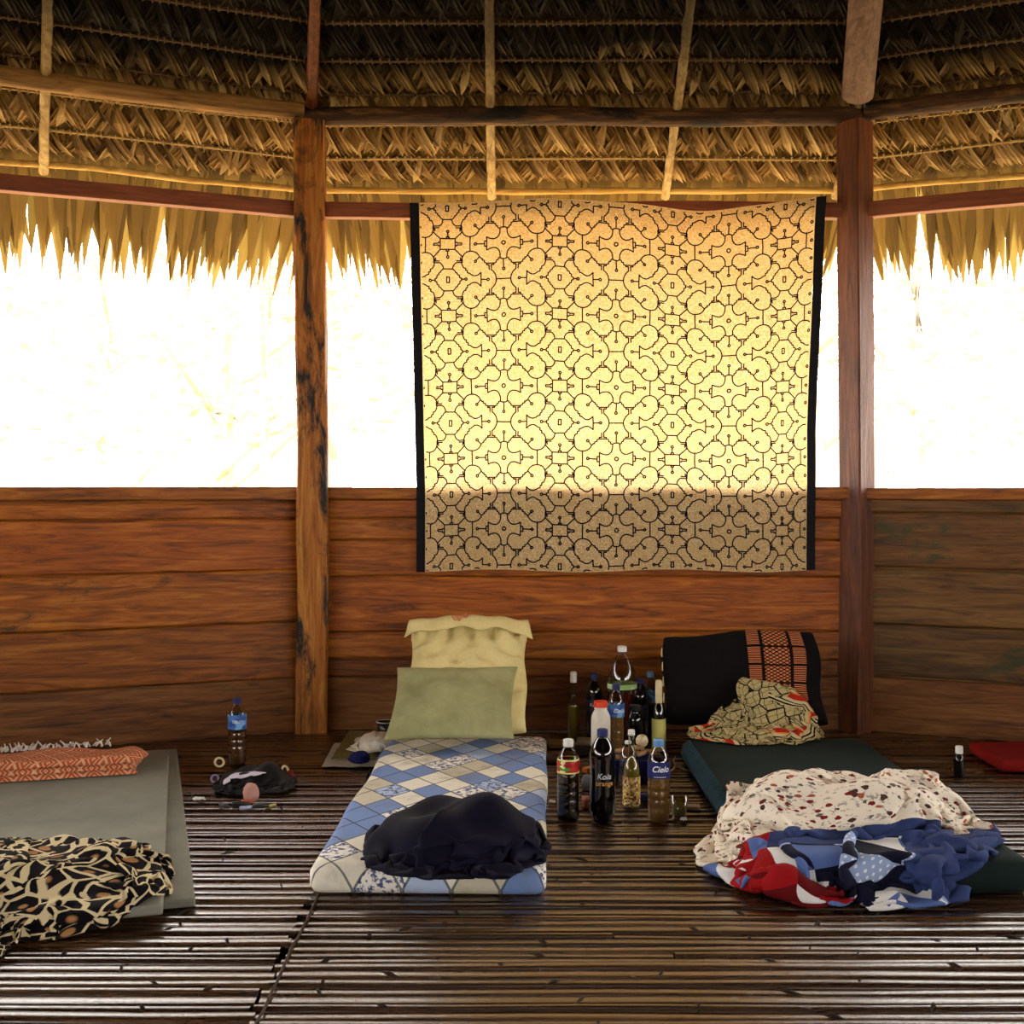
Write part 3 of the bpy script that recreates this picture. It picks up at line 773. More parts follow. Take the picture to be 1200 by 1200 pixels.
def into(cx, cy, rx, ry, rot=0, z=.2, amp=.06, sd=0, fill=.9, fr=9):
    c, s = math.cos(rot), math.sin(rot)
    def f(u, v):
        a = (2*u-1)*rx*fill; b = (2*v-1)*ry*fill
        a = a+amp*.7*np.sin(fr*v*1.3+sd)+amp*.4*np.sin(fr*u*2.1+3*v+sd); b = b+amp*.7*np.sin(fr*u+sd*2)+amp*.3*np.cos(fr*1.7*v+sd)
        zz = z+amp*np.sin(fr*u*1.4+2*v*fr*.5+sd)+amp*.8*np.cos(fr*v*1.2-u*4+sd)
        return cx+a*c-b*s, cy+a*s+b*c, zz
    return f
def cloth_obj(name, P, mat, thick=.003, parent=None, sub=1, origin=None, lab=None, cat=None):
    ny, nx = P.shape[:2]; mb = MB()
    if origin is None: origin = (float(P[..., 0].mean()), float(P[..., 1].mean()), float(P[..., 2].min()))
    if parent is None: P = P-np.array(origin)
    uv = [(i/(nx-1)+1e-4, j/(ny-1)) for j in range(ny) for i in range(nx)]
    mb.add([tuple(map(float, p)) for p in P.reshape(-1, 3)], [(j*nx+i, j*nx+i+1, (j+1)*nx+i+1, (j+1)*nx+i) for j in range(ny-1) for i in range(nx-1)], 0, uv)
    o = mb.build(name, mat, parent, True)
    if parent is None: o.location = origin
    m = o.modifiers.new('sub', 'SUBSURF'); m.levels = sub; m.render_levels = sub
    if thick: m = o.modifiers.new('solid', 'SOLIDIFY'); m.thickness = thick; m.offset = 0
    if lab: tag(o, lab, cat)
    return o
flat = lambda z: (lambda x, y: np.full_like(x, z))

# ---- navy jacket heap on the checked mattress
M['navy'] = fabric('navy_fleece', (8,7,21), (16,14,38), 120, .8, .2)
def dome(z, cx, cy, rx, ry, h, rot=0, base=None, bumps=0, sd=0):
    c_, s_ = math.cos(rot), math.sin(rot)
    def f(x, y):
        a = ((x-cx)*c_+(y-cy)*s_)/rx; b = (-(x-cx)*s_+(y-cy)*c_)/ry; q = a*a+b*b
        g = (base(x, y) if base else np.full_like(x, z))
        hh = h*np.sqrt(np.clip(1-q**1.6, 0, 1))*(1+bumps*np.sin(a*4.3+sd)*np.cos(b*3.7+sd*2))
        return g+hh
    return f
P = crumple(52, 46, 1.12, .98, into(-.16, 3.30, .27, .22, 0, .26, .07, 1.3, .95, 8), dome(.086, -.15, 3.34, .23, .18, .125, 0, None, .3), ell(-.155, 3.30, .262, .235, 0, 2.3), 170, 1)
cloth_obj('navy_blanket', P, M['navy'], .004, lab='dark navy blanket lying in a heap at the foot of the checked mattress', cat='blanket')
# ================================================================== the bed on the left
M['greymat'] = fabric('grey_foam', (116,116,104), (150,148,132), 140, .8, .15, 2)
def slab(name, pts, z0, h, mat, lab, cat):
    bm = bmesh.new(); n = len(pts); vs = []
    c = Vector((sum(p[0] for p in pts)/n, sum(p[1] for p in pts)/n, z0))
    lo = [bm.verts.new((p[0]-c.x, p[1]-c.y, 0)) for p in pts]; hi = [bm.verts.new((p[0]-c.x, p[1]-c.y, h)) for p in pts]
    bm.faces.new(lo[::-1]); bm.faces.new(hi)
    for i in range(n): bm.faces.new((lo[i], lo[(i+1) % n], hi[(i+1) % n], hi[i]))
    bmesh.ops.recalc_face_normals(bm, faces=bm.faces)
    me = bpy.data.meshes.new(name); bm.to_mesh(me); bm.free(); o = link(name, me, mat); o.location = c
    bevel(o, min(.006, h*.3), 3); return tag(o, lab, cat)
def par(p0, p1, wdir, wl):   # p0 near corner, p1 far corner, extended sideways
    p0, p1 = Vector(p0), Vector(p1); wv = Vector(wdir).normalized()*wl
    return [tuple(p0+wv), tuple(p0), tuple(p1), tuple(p1+wv)]
slab('foam_mat', par((-.824, 3.11), (-1.375, 4.90), (-.955, -.295), .9), .010, .022, M['greymat'], 'thin grey foam mat on the cane floor, the lower one sticking out on the right', 'foam mat')
slab('foam_mat', par((-.872, 2.985), (-1.338, 4.66), (-.958, -.285), .85), .033, .026, M['greymat'], 'grey foam mat lying on top of the other, under the leopard-print blanket', 'foam mat')
ZM = .059
# folded orange blanket with a white fringe
def orangemat():
    t = NT('orange_diamond_weave'); uv = t.coord('UV'); sp = t.n('ShaderNodeSeparateXYZ', {0: uv}); x, y, _ = sp.outputs
    a = t.math('MULTIPLY', t.math('ADD', x, y), 1.0); b = t.math('SUBTRACT', x, y)
    def tri(q, f): return t.math('ABSOLUTE', t.math('SUBTRACT', t.math('FRACT', t.math('MULTIPLY', q, f)), .5))
    m_ = t.math('MINIMUM', tri(a, 13), tri(b, 13)); ring = t.math('LESS_THAN', t.math('FRACT', t.math('MULTIPLY', m_, 5)), .32)
    bandm = t.math('GREATER_THAN', t.math('FRACT', t.math('MULTIPLY', x, 2.2)), .45)
    col = t.mix(ring, s2l((186,92,50)), s2l((228,176,138)))
    n_ = t.noise(t.coord('Object'), 60, 3); col = t.mix(t.math('MULTIPLY', n_, .3), col, s2l((120,50,24)))
    return t.done(t.bsdf(col, .85, .1, n_, .3, .002))
M['orange'] = orangemat(); M['wool'] = plain('off_white_wool', (214,206,196), .9, .1)
bx = Vector((-.958, -.285, 0)); by = Vector((-.285, .958, 0)).normalized()
p0 = Vector((-1.355, 4.34, ZM)); root = empty('folded_blanket', p0); tag(root, 'folded orange diamond-patterned blanket with white tassels at the head of the grey mats', 'blanket')
for lay in range(3):
    mb = MB(); vs = []; uv = []; nx_, ny_ = 44, 22; Lx = 1.0; Ly = .27-.02*lay; z0 = .004+lay*.02
    for s in (0, 1):
        for j in range(ny_+1):
            for i in range(nx_+1):
                a, b = i/nx_, j/ny_; ed = min(1, min(b, 1-b, a*3)*9)**.5
                bump = .007*mnoise.noise(Vector((a*9, b*4, lay)))+.005*math.sin(a*16+b*3)*(lay == 2)
                hh = .020*ed+(.014 if lay == 2 else .003)*math.sin(a*PI*3.3+.7)*ed*0+bump*ed
                p = bx*(a*Lx+.012*math.sin(b*5+lay)-.02*(lay == 2)*math.sin(b*PI))+by*(b*Ly+.012*mnoise.noise(Vector((a*5, lay*3, 1)))+.006*lay)
                vs.append((p.x, p.y, z0+(hh if s else -.0))); uv.append((a*Lx+1e-3, b*Ly+lay*.3))
    Nn = (nx_+1)*(ny_+1); fs = []
    for j in range(ny_):
        for i in range(nx_):
            a = j*(nx_+1)+i; fs.append((a, a+nx_+1, a+nx_+2, a+1)); b = a+Nn; fs.append((b, b+1, b+nx_+2, b+nx_+1))
    mb.add(vs, fs, 0, uv); o = mb.build('folded_layer', M['orange'], root, True); weld(o)
rr = random.Random(8)
mb = MB()
for i in range(70):
    a = .10+.40*rr.random(); p = bx*a+by*(.25+rr.uniform(-.03, .012))+Vector((0, 0, .064)); q = by*rr.uniform(-.01, .05)+bx*rr.uniform(-.03, .03)
    mb.tube([p, p+q*.5+Vector((0, 0, .012)), p+q+Vector((0, 0, rr.uniform(-.005, .022)))], [.0035, .003, .0018], 5)
tag(mb.build('tassels', M['wool'], root, True), kind='stuff')['label'] = 'white wool tassels'

def leopardmat():
    t = NT('leopard_fleece'); uv = t.coord('UV', (1, 1, 1)); nz = t.n('ShaderNodeTexNoise', {'Vector': uv, 'Scale': 5.0, 'Detail': 2.0}).outputs['Color']
    wv = t.n('ShaderNodeVectorMath', {0: nz, 3: .10}, operation='SCALE').outputs[0]; v = t.n('ShaderNodeVectorMath', {0: uv, 1: wv}, operation='ADD').outputs[0]
    vo = t.n('ShaderNodeTexVoronoi', {'Vector': v, 'Scale': 19.0, 'Randomness': .75}); d = vo.outputs['Distance']
    ve = t.n('ShaderNodeTexVoronoi', {'Vector': v, 'Scale': 19.0, 'Randomness': .75}, feature='DISTANCE_TO_EDGE').outputs['Distance']
    brk = t.noise(v, 22, 2)
    core = t.ramp(d, [(.21, s2l((170,122,76))), (.27, s2l((16,12,16)))], 'LINEAR')
    edge = t.ramp(t.math('MULTIPLY_ADD', t.math('SUBTRACT', brk, .5), .12, ve), [(.055, (1,1,1,1)), (.075, (0,0,0,1))])
    col = t.mix(edge, core, s2l((214,196,154)))
    n_ = t.noise(t.coord('Object'), 120, 2); return t.done(t.bsdf(col, .9, .1, n_, .3, .002))
M['leopard'] = leopardmat()
gm = lambda x, y: np.where(-(x+.872)*.958-(y-2.985)*.285 > 0, np.where((x+.872)*(-.285)+(y-2.985)*.958 > 0, ZM, .012), .012)
P = crumple(58, 52, 1.55, 1.3, into(-1.30, 3.13, .43, .32, .25, .26, .09, .4, .95, 8), dome(0, -1.33, 3.17, .34, .24, .05, .2, gm, .35, 1), ell(-1.31, 3.12, .42, .33, .25, 2.4), 170, 3)
cloth_obj('leopard_blanket', P, M['leopard'], .006, lab='leopard-print fleece blanket crumpled on the grey mats', cat='blanket')
P = crumple(24, 30, .34, .55, into(-1.30, 2.76, .14, .15, .2, .10, .02, 2, .95, 7), dome(.012, -1.30, 2.80, .10, .14, .035, .2, gm, .2), ell(-1.29, 2.79, .15, .17, .0, 2.2), 110, 5)
cloth_obj('leopard_cloth', P, M['leopard'], .004, lab='end of leopard-print fabric trailing on the floor in front of the grey mats', cat='blanket')

# ================================================================== the bed on the right
M['darkgreen'] = fabric('dark_green_ticking', (18,30,28), (26,40,38), 90, .9, .3)
o = mattress('green_mattress', .685, 1.41, 3.19, 4.80, .095, M['darkgreen'], sag=.006, lab='dark green quilted mattress on the floor under the patchwork quilt, right side', sd=9, bev=.03)
def ridge(o_):
    mb = MB()
    for i in range(58):
        y = -.76+i*.0262; mb.tube([(-.3655, y, .016), (-.372, y+.004, .045), (-.362, y+.008, .078), (-.342, y+.01, .094)], [.004, .0075, .0075, .004], 6)
    o2 = mb.build('stitched_edge', plain('blue_green_edge', (44,66,74), .85, .2), o_, True); o2['label'] = 'ribbed blue-green edge'
ridge(o)
M['blackweave'] = fabric('black_blanket', (10,9,10), (18,15,15), 140, .95, .3)
Mr = rot_lean((.965, 4.96, .098), (1, -.06, 0), math.radians(52))
mb = MB(); n = 30; vs = []; cw, ch, cth = .655, .42, .11
def cus(u, v, s):
    ed = (1-abs(u)**10)*(1-abs(v)**10); th = cth/2*max(0, ed)**.35
    wr = .008*mnoise.noise(Vector((u*2, v*2, s+4)))+.003*mnoise.noise(Vector((u*7, v*7, s)))
    top = .010*math.sin(u*4+1)*(v > 0)*v+.02*u*(v > 0)*v
    return Vector((u*cw/2+.01*math.sin(v*4)*u, v*ch/2+ch/2+top, s*(th+wr*min(1, ed*4))+cth/2))
for s in (1, -1):
    for j in range(n+1):
        for i in range(n+1): vs.append(Mr @ cus(math.sin((-1+2*i/n)*PI/2), math.sin((-1+2*j/n)*PI/2), s))
N = n+1
mb.add(vs, [q for j in range(n) for i in range(n) for q in ((j*N+i, j*N+i+1, (j+1)*N+i+1, (j+1)*N+i), (N*N+j*N+i, N*N+(j+1)*N+i, N*N+(j+1)*N+i+1, N*N+j*N+i+1))])
base = Vector((.975, 5.02, .098)); root = empty('dark_backrest', base); tag(root, 'black woven-covered backrest cushion with an orange patterned band, leaning on the wall', 'cushion')
mb.v = [tuple(Vector(v)-base) for v in mb.v]; weld(mb.build('cushion_body', M['blackweave'], root, True))
def bandmat():
    t = NT('woven_band'); uv = t.coord('UV'); x, y, _ = t.n('ShaderNodeSeparateXYZ', {0: uv}).outputs
    a = t.math('ADD', t.math('MULTIPLY', x, 9), t.math('MULTIPLY', y, 21)); b = t.math('SUBTRACT', t.math('MULTIPLY', x, 9), t.math('MULTIPLY', y, 21))
    def dist(q): f = t.math('FRACT', q); return t.math('MINIMUM', f, t.math('SUBTRACT', 1.0, f))
    lat = t.math('GREATER_THAN', t.math('MINIMUM', dist(a), dist(b)), .16)
    hb = t.math('GREATER_THAN', t.math('FRACT', t.math('MULTIPLY', y, 40)), .5)
    mid = t.math('LESS_THAN', t.math('ABSOLUTE', t.math('SUBTRACT', x, .5)), .22); 
    gap = t.math('GREATER_THAN', t.math('ABSOLUTE', t.math('SUBTRACT', t.math('ABSOLUTE', t.math('SUBTRACT', x, .5)), .25)), .03)
    blk = t.math('GREATER_THAN', t.math('FRACT', t.math('MULTIPLY', y, 4)), .10)
    f = t.math('ADD', t.math('MULTIPLY', mid, lat), t.math('MULTIPLY', t.math('SUBTRACT', 1.0, mid), hb)); f = t.math('MULTIPLY', t.math('MULTIPLY', f, gap), blk)
    col = t.mix(f, s2l((24,10,8)), s2l((196,120,78))); return t.done(t.bsdf(col, .9, .1))
mb = MB(); vs = []; uv = []
for j in range(31):
    for i in range(9):
        u = .08+.72*i/8; v = -.7+1.66*j/30; p = cus(u, v*.97, 1)+Vector((0, 0, .003))
        vs.append(Mr @ p-base); uv.append((i/8+1e-3, j/30))
mb.add(vs, [(j*9+i, j*9+i+1, j*9+i+10, j*9+i+9) for j in range(30) for i in range(8)], 0, uv)
o = mb.build('woven_band', bandmat(), root, True); o['label'] = 'orange-brown patterned woven band'
mb = MB()
for j in range(4):
    v = .62-.36*j; a = [cus(-1, v, 1), cus(-.965, v-.05, 1), cus(-1, v-.2, 1)]
    q = [Mr @ Vector((-cw/2-.004, p.y, cth/2+z)) - base for p, z in ((a[0], .045), (a[0], -.02), (a[2], .035))]
    q2 = [x+Vector((-.003, 0, 0)) for x in q]; mb.add(q+q2, [(0,1,2), (5,4,3), (0,3,4,1), (1,4,5,2), (2,5,3,0)])
o = mb.build('cream_triangles', plain('cream_applique', (214,190,130), .8, .1), root); o['label'] = 'row of cream triangles along the left edge'

# crumpled painted cloth in front of the backrest
def shipmat():
    t = NT('painted_cloth_crumpled'); uv = t.coord('UV'); x, y, _ = t.n('ShaderNodeSeparateXYZ', {0: uv}).outputs
    vo = t.n('ShaderNodeTexVoronoi', {'Vector': uv, 'Scale': 13.0, 'Randomness': .45}, feature='DISTANCE_TO_EDGE', distance='CHEBYCHEV') if False else t.n('ShaderNodeTexVoronoi', {'Vector': uv, 'Scale': 13.0, 'Randomness': .5}, feature='DISTANCE_TO_EDGE')
    v2 = t.n('ShaderNodeTexVoronoi', {'Vector': uv, 'Scale': 26.0, 'Randomness': .3}, feature='DISTANCE_TO_EDGE')
    ln = t.math('MAXIMUM', t.math('LESS_THAN', vo.outputs['Distance'], .045), t.math('LESS_THAN', v2.outputs['Distance'], .035))
    n_ = t.noise(t.coord('Object'), 80, 3)
    col = t.mix(n_, s2l((196,180,130)), s2l((166,148,96)))
    col = t.mix(ln, col, s2l((30,22,16)))
    def stripe(c, w_): return t.math('LESS_THAN', t.math('ABSOLUTE', t.math('SUBTRACT', x, c)), w_)
    for c0 in (.13, .88):
        col = t.mix(stripe(c0, .075), col, s2l((200,184,136)))
        for d_, w_, cc in ((-.065, .005, (24,18,16)), (-.045, .004, (24,18,16)), (.065, .005, (24,18,16)), (.045, .004, (24,18,16)), (0, .022, (176,40,24)), (-.018, .005, (226,140,70))):
            col = t.mix(stripe(c0+d_, w_), col, s2l(cc))
    return t.done(t.bsdf(col, .85, .1, n_, .2, .002))
M['ship'] = shipmat()
def gs(x, y):
    sl = .098+np.clip((y-4.80)*1.28, 0, .17)
    return np.where((x > .66) & (x < 1.42), np.maximum(.10, sl), .012)
P = crumple(50, 40, .98, .74, into(.975, 4.80, .27, .19, -.05, .40, .05, .8, 1.0, 8), dome(0, .965, 4.83, .26, .15, .045, -.05, gs, .25, 2), ell(.975, 4.82, .275, .20, -.08, 2.3), 110, 7, fric=.02)
cloth_obj('painted_cloth', P, M['ship'], .002, lab='crumpled cream cloth with black maze lines and red stripes before the black backrest', cat='cloth')

# patchwork quilt: one face floral cream, the other blue patchwork
def floralcol(t, uv):
    vo = t.n('ShaderNodeTexVoronoi', {'Vector': uv, 'Scale': 52.0, 'Randomness': 1.0}); d = vo.outputs['Distance']
    rc = t.n('ShaderNodeSeparateColor', {0: vo.outputs['Color']}).outputs[0]
    fc = t.ramp(rc, [(0, s2l((120,30,28))), (.35, s2l((80,52,44))), (.6, s2l((170,90,60))), (.8, s2l((100,96,84)))], 'CONSTANT')
    f2 = t.noise(uv, 60, 3, .7)
    col = t.mix(t.ramp(f2, [(.55, (0,0,0,1)), (.62, (.7,.7,.7,1))]), s2l((240,228,208)), s2l((132,112,96)))
    wob = t.math('MULTIPLY_ADD', t.noise(uv, 140, 2), .5, .05)
    return t.mix(t.math('LESS_THAN', d, wob), col, fc)
def quiltmat():
    t = NT('patchwork_quilt'); uv = t.coord('UV'); x, y, _ = t.n('ShaderNodeSeparateXYZ', {0: uv}).outputs
    fl = floralcol(t, uv)
    blue = t.mix(t.noise(uv, 9, 4), s2l((34,44,84)), s2l((60,76,124)))
    u8 = t.math('MULTIPLY', x, 13.0); v8 = t.math('MULTIPLY', y, 12.0)
    diag = t.math('GREATER_THAN', t.math('ADD', t.math('FRACT', u8), t.math('FRACT', v8)), 1.0)
    cell = t.n('ShaderNodeCombineXYZ', {0: t.math('FLOOR', u8), 1: t.math('FLOOR', v8), 2: diag}).outputs[0]
    wn = t.n('ShaderNodeTexWhiteNoise', {'Vector': cell}, noise_dimensions='3D').outputs['Value']
    dots = t.n('ShaderNodeTexVoronoi', {'Vector': uv, 'Scale': 70.0, 'Randomness': .1}).outputs['Distance']
    pale = t.mix(t.math('LESS_THAN', dots, .22), s2l((150,168,206)), s2l((226,230,236)))
    pal = t.ramp(wn, [(0, s2l((16,18,40))), (.33, s2l((226,224,220))), (.55, s2l((84,106,160))), (.8, s2l((14,16,34)))], 'CONSTANT')
    pal = t.mix(t.math('COMPARE', wn, .62, .07), pal, pale)
    redz = t.ramp(wn, [(0, s2l((150,14,18))), (.55, s2l((96,8,12))), (.72, s2l((228,224,220))), (.88, s2l((88,110,166)))], 'CONSTANT')
    reg = t.math('MULTIPLY', t.math('LESS_THAN', y, .34), t.math('LESS_THAN', x, .62))
    col = t.mix(reg, blue, pal)
    col = t.mix(t.math('MULTIPLY', t.math('LESS_THAN', x, .28), t.math('LESS_THAN', y, .5)), col, redz)
    col = t.mix(t.math('GREATER_THAN', y, .48), col, fl)
    n_ = t.noise(t.coord('Object'), 60, 3); return t.done(t.bsdf(col, .85, .15, n_, .25, .002))
M['quilt'] = quiltmat()
gq = lambda x, y: np.where((x > .68) & (x < 1.41) & (y > 3.19), .105, .012)
P = crumple(62, 56, 1.85, 1.6, into(.97, 3.46, .42, .38, .12, .32, .09, 2.2, .97, 8), dome(0, 1.02, 3.62, .33, .22, .095, .1, gq, .5, 1), ell(.965, 3.455, .43, .375, .15, 2.3), 190, 11, fric=.15)
cloth_obj('patchwork_quilt', P, M['quilt'], .010, lab='crumpled quilt, cream floral and blue-red patchwork, on the green mattress', cat='quilt')

# ================================================================== bottles and small things
def clear(name, tint, gl=.35, rough=.04):
    t = NT(name); tr = t.n('ShaderNodeBsdfTransparent', {'Color': s2l(tint)}).outputs[0]
    g = t.n('ShaderNodeBsdfGlossy', {'Color': (.95, .95, .95, 1), 'Roughness': rough}).outputs[0]
    lw = t.n('ShaderNodeLayerWeight', {'Blend': gl}).outputs['Facing']
    f = t.math('MULTIPLY_ADD', t.math('POWER', lw, 2.0), .75, .06)
    return t.done(t.mixsh(f, tr, g))
M['clear'] = clear('clear_plastic', (226,220,206)); M['brownp'] = clear('brown_plastic', (70,40,20)); M['glass'] = clear('clear_glass', (232,232,214), .45)
def liq(name, rgb, tr=.5):
    t = NT(name); a = t.n('ShaderNodeBsdfTransparent', {'Color': s2l(rgb)}).outputs[0]; b = t.bsdf(s2l(rgb), .15, .6); return t.done(t.mixsh(1-tr, a, b))
M['cola'] = liq('dark_cola', (20,9,6), .05); M['tea'] = liq('amber_water', (190,150,90), .55); M['redl'] = liq('dark_red_drink', (84,14,10), .2); M['oil'] = liq('yellow_liquid', (196,176,70), .5)
M['ink'] = liq('black_drink', (10,9,12), .05); M['brownw'] = liq('brown_water', (104,66,30), .4)
CAP = {'white': plain('white_cap', (226,224,218), .4, .4, .03), 'blue': plain('dark_blue_cap', (28,34,92), .4, .4, .1), 'sky': plain('light_blue_cap', (96,140,190), .4, .4, .08), 'red': plain('orange_red_cap', (216,62,26), .4, .4, .06)}
PET = [(.60,0), (.86,.006), (1,.035), (1,.16), (.95,.18), (1,.20), (1,.27), (.95,.285), (1,.30), (1,.37), (.95,.385), (1,.40), (1,.47), (.96,.485), (.975,.50), (.975,.70), (1,.715), (.99,.74), (.88,.79), (.66,.85), (.42,.895), (.36,.91), (.36,.925), (.46,.928), (.46,.935), (.36,.938), (.36,.95)]
BIG = [(.60,0), (.9,.01), (1,.05), (1,.60), (.98,.66), (.9,.74), (.72,.82), (.48,.88), (.30,.915), (.27,.925), (.34,.93), (.34,.936), (.27,.94), (.27,.955)]
COLA = [(.55,0), (.82,.02), (1,.10), (1,.30), (.95,.36), (.95,.62), (1,.68), (.97,.74), (.86,.80), (.62,.86), (.42,.90), (.36,.915), (.42,.92), (.42,.926), (.36,.93), (.36,.95)]
THIN = [(.9,0), (1,.01), (1,.44), (.97,.49), (.8,.56), (.5,.62), (.40,.66), (.36,.80), (.36,.92), (.44,.93), (.44,.95)]
WIDE = [(.9,0), (1,.02), (1,.68), (.96,.75), (.8,.81), (.66,.84), (.64,.86), (.64,.89)]
def rad_at(prof, q):
    for (r0, z0), (r1, z1) in zip(prof, prof[1:]):
        if z0 <= q <= z1 and z1 > z0: return r0+(r1-r0)*(q-z0)/(z1-z0)
    return prof[-1][0]
def blocks(name, bgc, cols, sc_=(3, 6), border=None):
    t = NT(name); uv = t.coord('UV', (sc_[0], sc_[1], 1)); wn = t.n('ShaderNodeTexVoronoi', {'Vector': uv, 'Scale': 1.0, 'Randomness': .8})
    rc = t.n('ShaderNodeSeparateColor', {0: wn.outputs['Color']}).outputs[0]
    st = [(i/(len(cols)+1), s2l(c)) for i, c in enumerate(cols+[bgc])]; col = t.ramp(rc, st, 'CONSTANT')
    if border:
        y = t.n('ShaderNodeSeparateXYZ', {0: t.coord('UV')}).outputs[1]; e = t.math('GREATER_THAN', t.math('ABSOLUTE', t.math('SUBTRACT', y, .5)), .40); col = t.mix(e, col, s2l(border))
    return t.done(t.bsdf(col, .4, .4))
def solidlab(name, rgb): return plain(name, rgb, .4, .4, .04)
def text_on(txt, size, r, z, ang, mat, parent, shear=0, name='lettering', stretch=1.0):
    cu = bpy.data.curves.new('t', 'FONT'); cu.body = txt; cu.size = size; cu.shear = shear; cu.align_x = 'CENTER'; cu.align_y = 'CENTER'; cu.offset = size*.012
    to = bpy.data.objects.new('t', cu); COL.objects.link(to); dg = bpy.context.evaluated_depsgraph_get()
    me = bpy.data.meshes.new_from_object(to.evaluated_get(dg)); bpy.data.objects.remove(to); bpy.data.curves.remove(cu)
    for v in me.vertices:
        a = ang+v.co.x*stretch/r; v.co = Vector((math.sin(a)*(r+.0008), -math.cos(a)*(r+.0008), z+v.co.y))
    me.materials.clear(); me.name = name; return link(name, me, mat, parent)
def bottle(lab, loc, H, r, prof, body, cap, liquid=None, level=.5, label=None, zl=(.5, .7), caph=.06, capr=None, kind='plastic_bottle', cat='bottle', rz=0, group=None):
    root = empty(kind, (loc[0], loc[1], .012), rz); tag(root, lab, cat, group)
    mb = MB(); mb.lathe([(a*r, z*H) for a, z in prof], 28); o = mb.build('bottle_body', body, root, True)
    if liquid:
        pf = [(.05, .006)]+[(a*.93, max(.008, z)) for a, z in prof if z < level]+[(rad_at(prof, level)*.93, level)]
        mb = MB(); mb.lathe([(a*r, z*H) for a, z in pf], 24); mb.build('liquid', liquid, root, True)
    cr_ = capr or (prof[-1][0]*r+.0025); ztop = prof[-1][1]*H; ch_ = caph*H
    mb = MB(); pf = []
    vs = []; n = 36
    for (rr_, z) in ((1, 0), (1, .82), (.94, .95), (.8, 1)):
        for j in range(n):
            a = 2*PI*j/n; k_ = 1+(.035 if j % 2 else 0)*(z < .9); vs.append((cr_*rr_*k_*math.cos(a), cr_*rr_*k_*math.sin(a), H-ch_+z*ch_))
    mb.add(vs, [(i*n+j, i*n+(j+1) % n, (i+1)*n+(j+1) % n, (i+1)*n+j) for i in range(3) for j in range(n)]+[tuple(range(n-1, -1, -1)), tuple(range(3*n, 4*n))])
    mb.build('cap', cap, root)
    if label:
        mb = MB(); vs = []; uv = []; n = 40; m_ = 6
        for j in range(m_+1):
            q = zl[0]+(zl[1]-zl[0])*j/m_; ra = max(rad_at(prof, zl[0]), rad_at(prof, q))*r+.0012 if zl[1] < .72 else rad_at(prof, q)*r+.0012
            for i in range(n+1):
                a = 2*PI*i/n; vs.append((ra*math.cos(a), ra*math.sin(a), q*H)); uv.append((i/n*2+1e-3, j/m_))
        mb.add(vs, [(j*(n+1)+i, j*(n+1)+i+1, (j+1)*(n+1)+i+1, (j+1)*(n+1)+i) for j in range(m_) for i in range(n)], 0, uv)
        mb.build('bottle_label', label, root, True)
    return root
def bpos(px, py): p = at(px, py, .012); return (p.x, p.y)
W_ = CAP['white']
L_front = blocks('red_green_label', (190,30,24), [(190,30,24), (60,130,40), (226,216,150), (150,20,18)], (5, 4), (228,214,130))
L_sky = blocks('blue_water_label', (60,110,180), [(70,124,190), (120,170,215), (40,80,150)], (4, 3))
L_navy = solidlab('navy_water_label', (24,34,96)); L_dark = blocks('dark_label', (22,22,34), [(22,22,34), (40,36,60), (16,14,22)], (5, 5))
L_yell = solidlab('yellow_paper_label', (190,184,100)); L_flor = blocks('floral_gold_label', (226,190,80), [(226,190,80), (190,110,30), (240,226,180), (80,60,30)], (14, 16))
L_biggr = blocks('pale_green_label', (150,190,110), [(150,190,110), (190,214,160)], (6, 2)); L_white = solidlab('white_print', (236,236,236)); L_redb = solidlab('red_band_label', (128,20,18))
def H_(px_top, py_base): d = F*(CAMH-.012)/(py_base-HZ); return (py_base-px_top)*d/F
# front row
p = bpos(666, 962); b = bottle('dark drink bottle with white cap and red-green label, front left of the group', p, H_(866, 962), .0365, PET, M['clear'], W_, M['cola'], .70, L_front, (.60, .77), .085, .0165)
p = bpos(706, 960); h = H_(854, 960); b = bottle('tall dark cola bottle with a dark blue cap, front row', p, h, .043, COLA, M['brownp'], CAP['blue'], M['cola'], .40, None, (.4, .62), .075, .0175)
text_on('Kola', .026, .0425, h*.50, .05, plain('silver_print', (196,196,206), .4, .5), b, .2); text_on('orange', .022, .0425, h*.425, .1, plain('gold_print', (206,150,70), .4, .5), b)
p = bpos(740, 945); h = H_(855, 945); b = bottle('slim clear glass cologne bottle with a gold floral label and white cap', p, h, .0285, THIN, M['glass'], W_, M['oil'], .62, L_flor, (.03, .40), .07, .0115, 'glass_bottle')
p = bpos(772, 962); h = H_(866, 962); b = bottle('water bottle of amber liquid with light blue cap and navy white-lettered label', p, h, .0365, PET, M['clear'], CAP['sky'], M['tea'], .70, L_navy, (.54, .74), .085, .0165)
text_on('Cielo', .027, .0372, h*.655, .02, L_white, b, .35); text_on('~~~~~~', .012, .0372, h*.565, .0, L_white, b)
p = bpos(736, 922); bottle('clear empty plastic bottle behind the slim cologne bottle', p, H_(868, 922), .035, BIG, M['clear'], W_, None, 0, None)
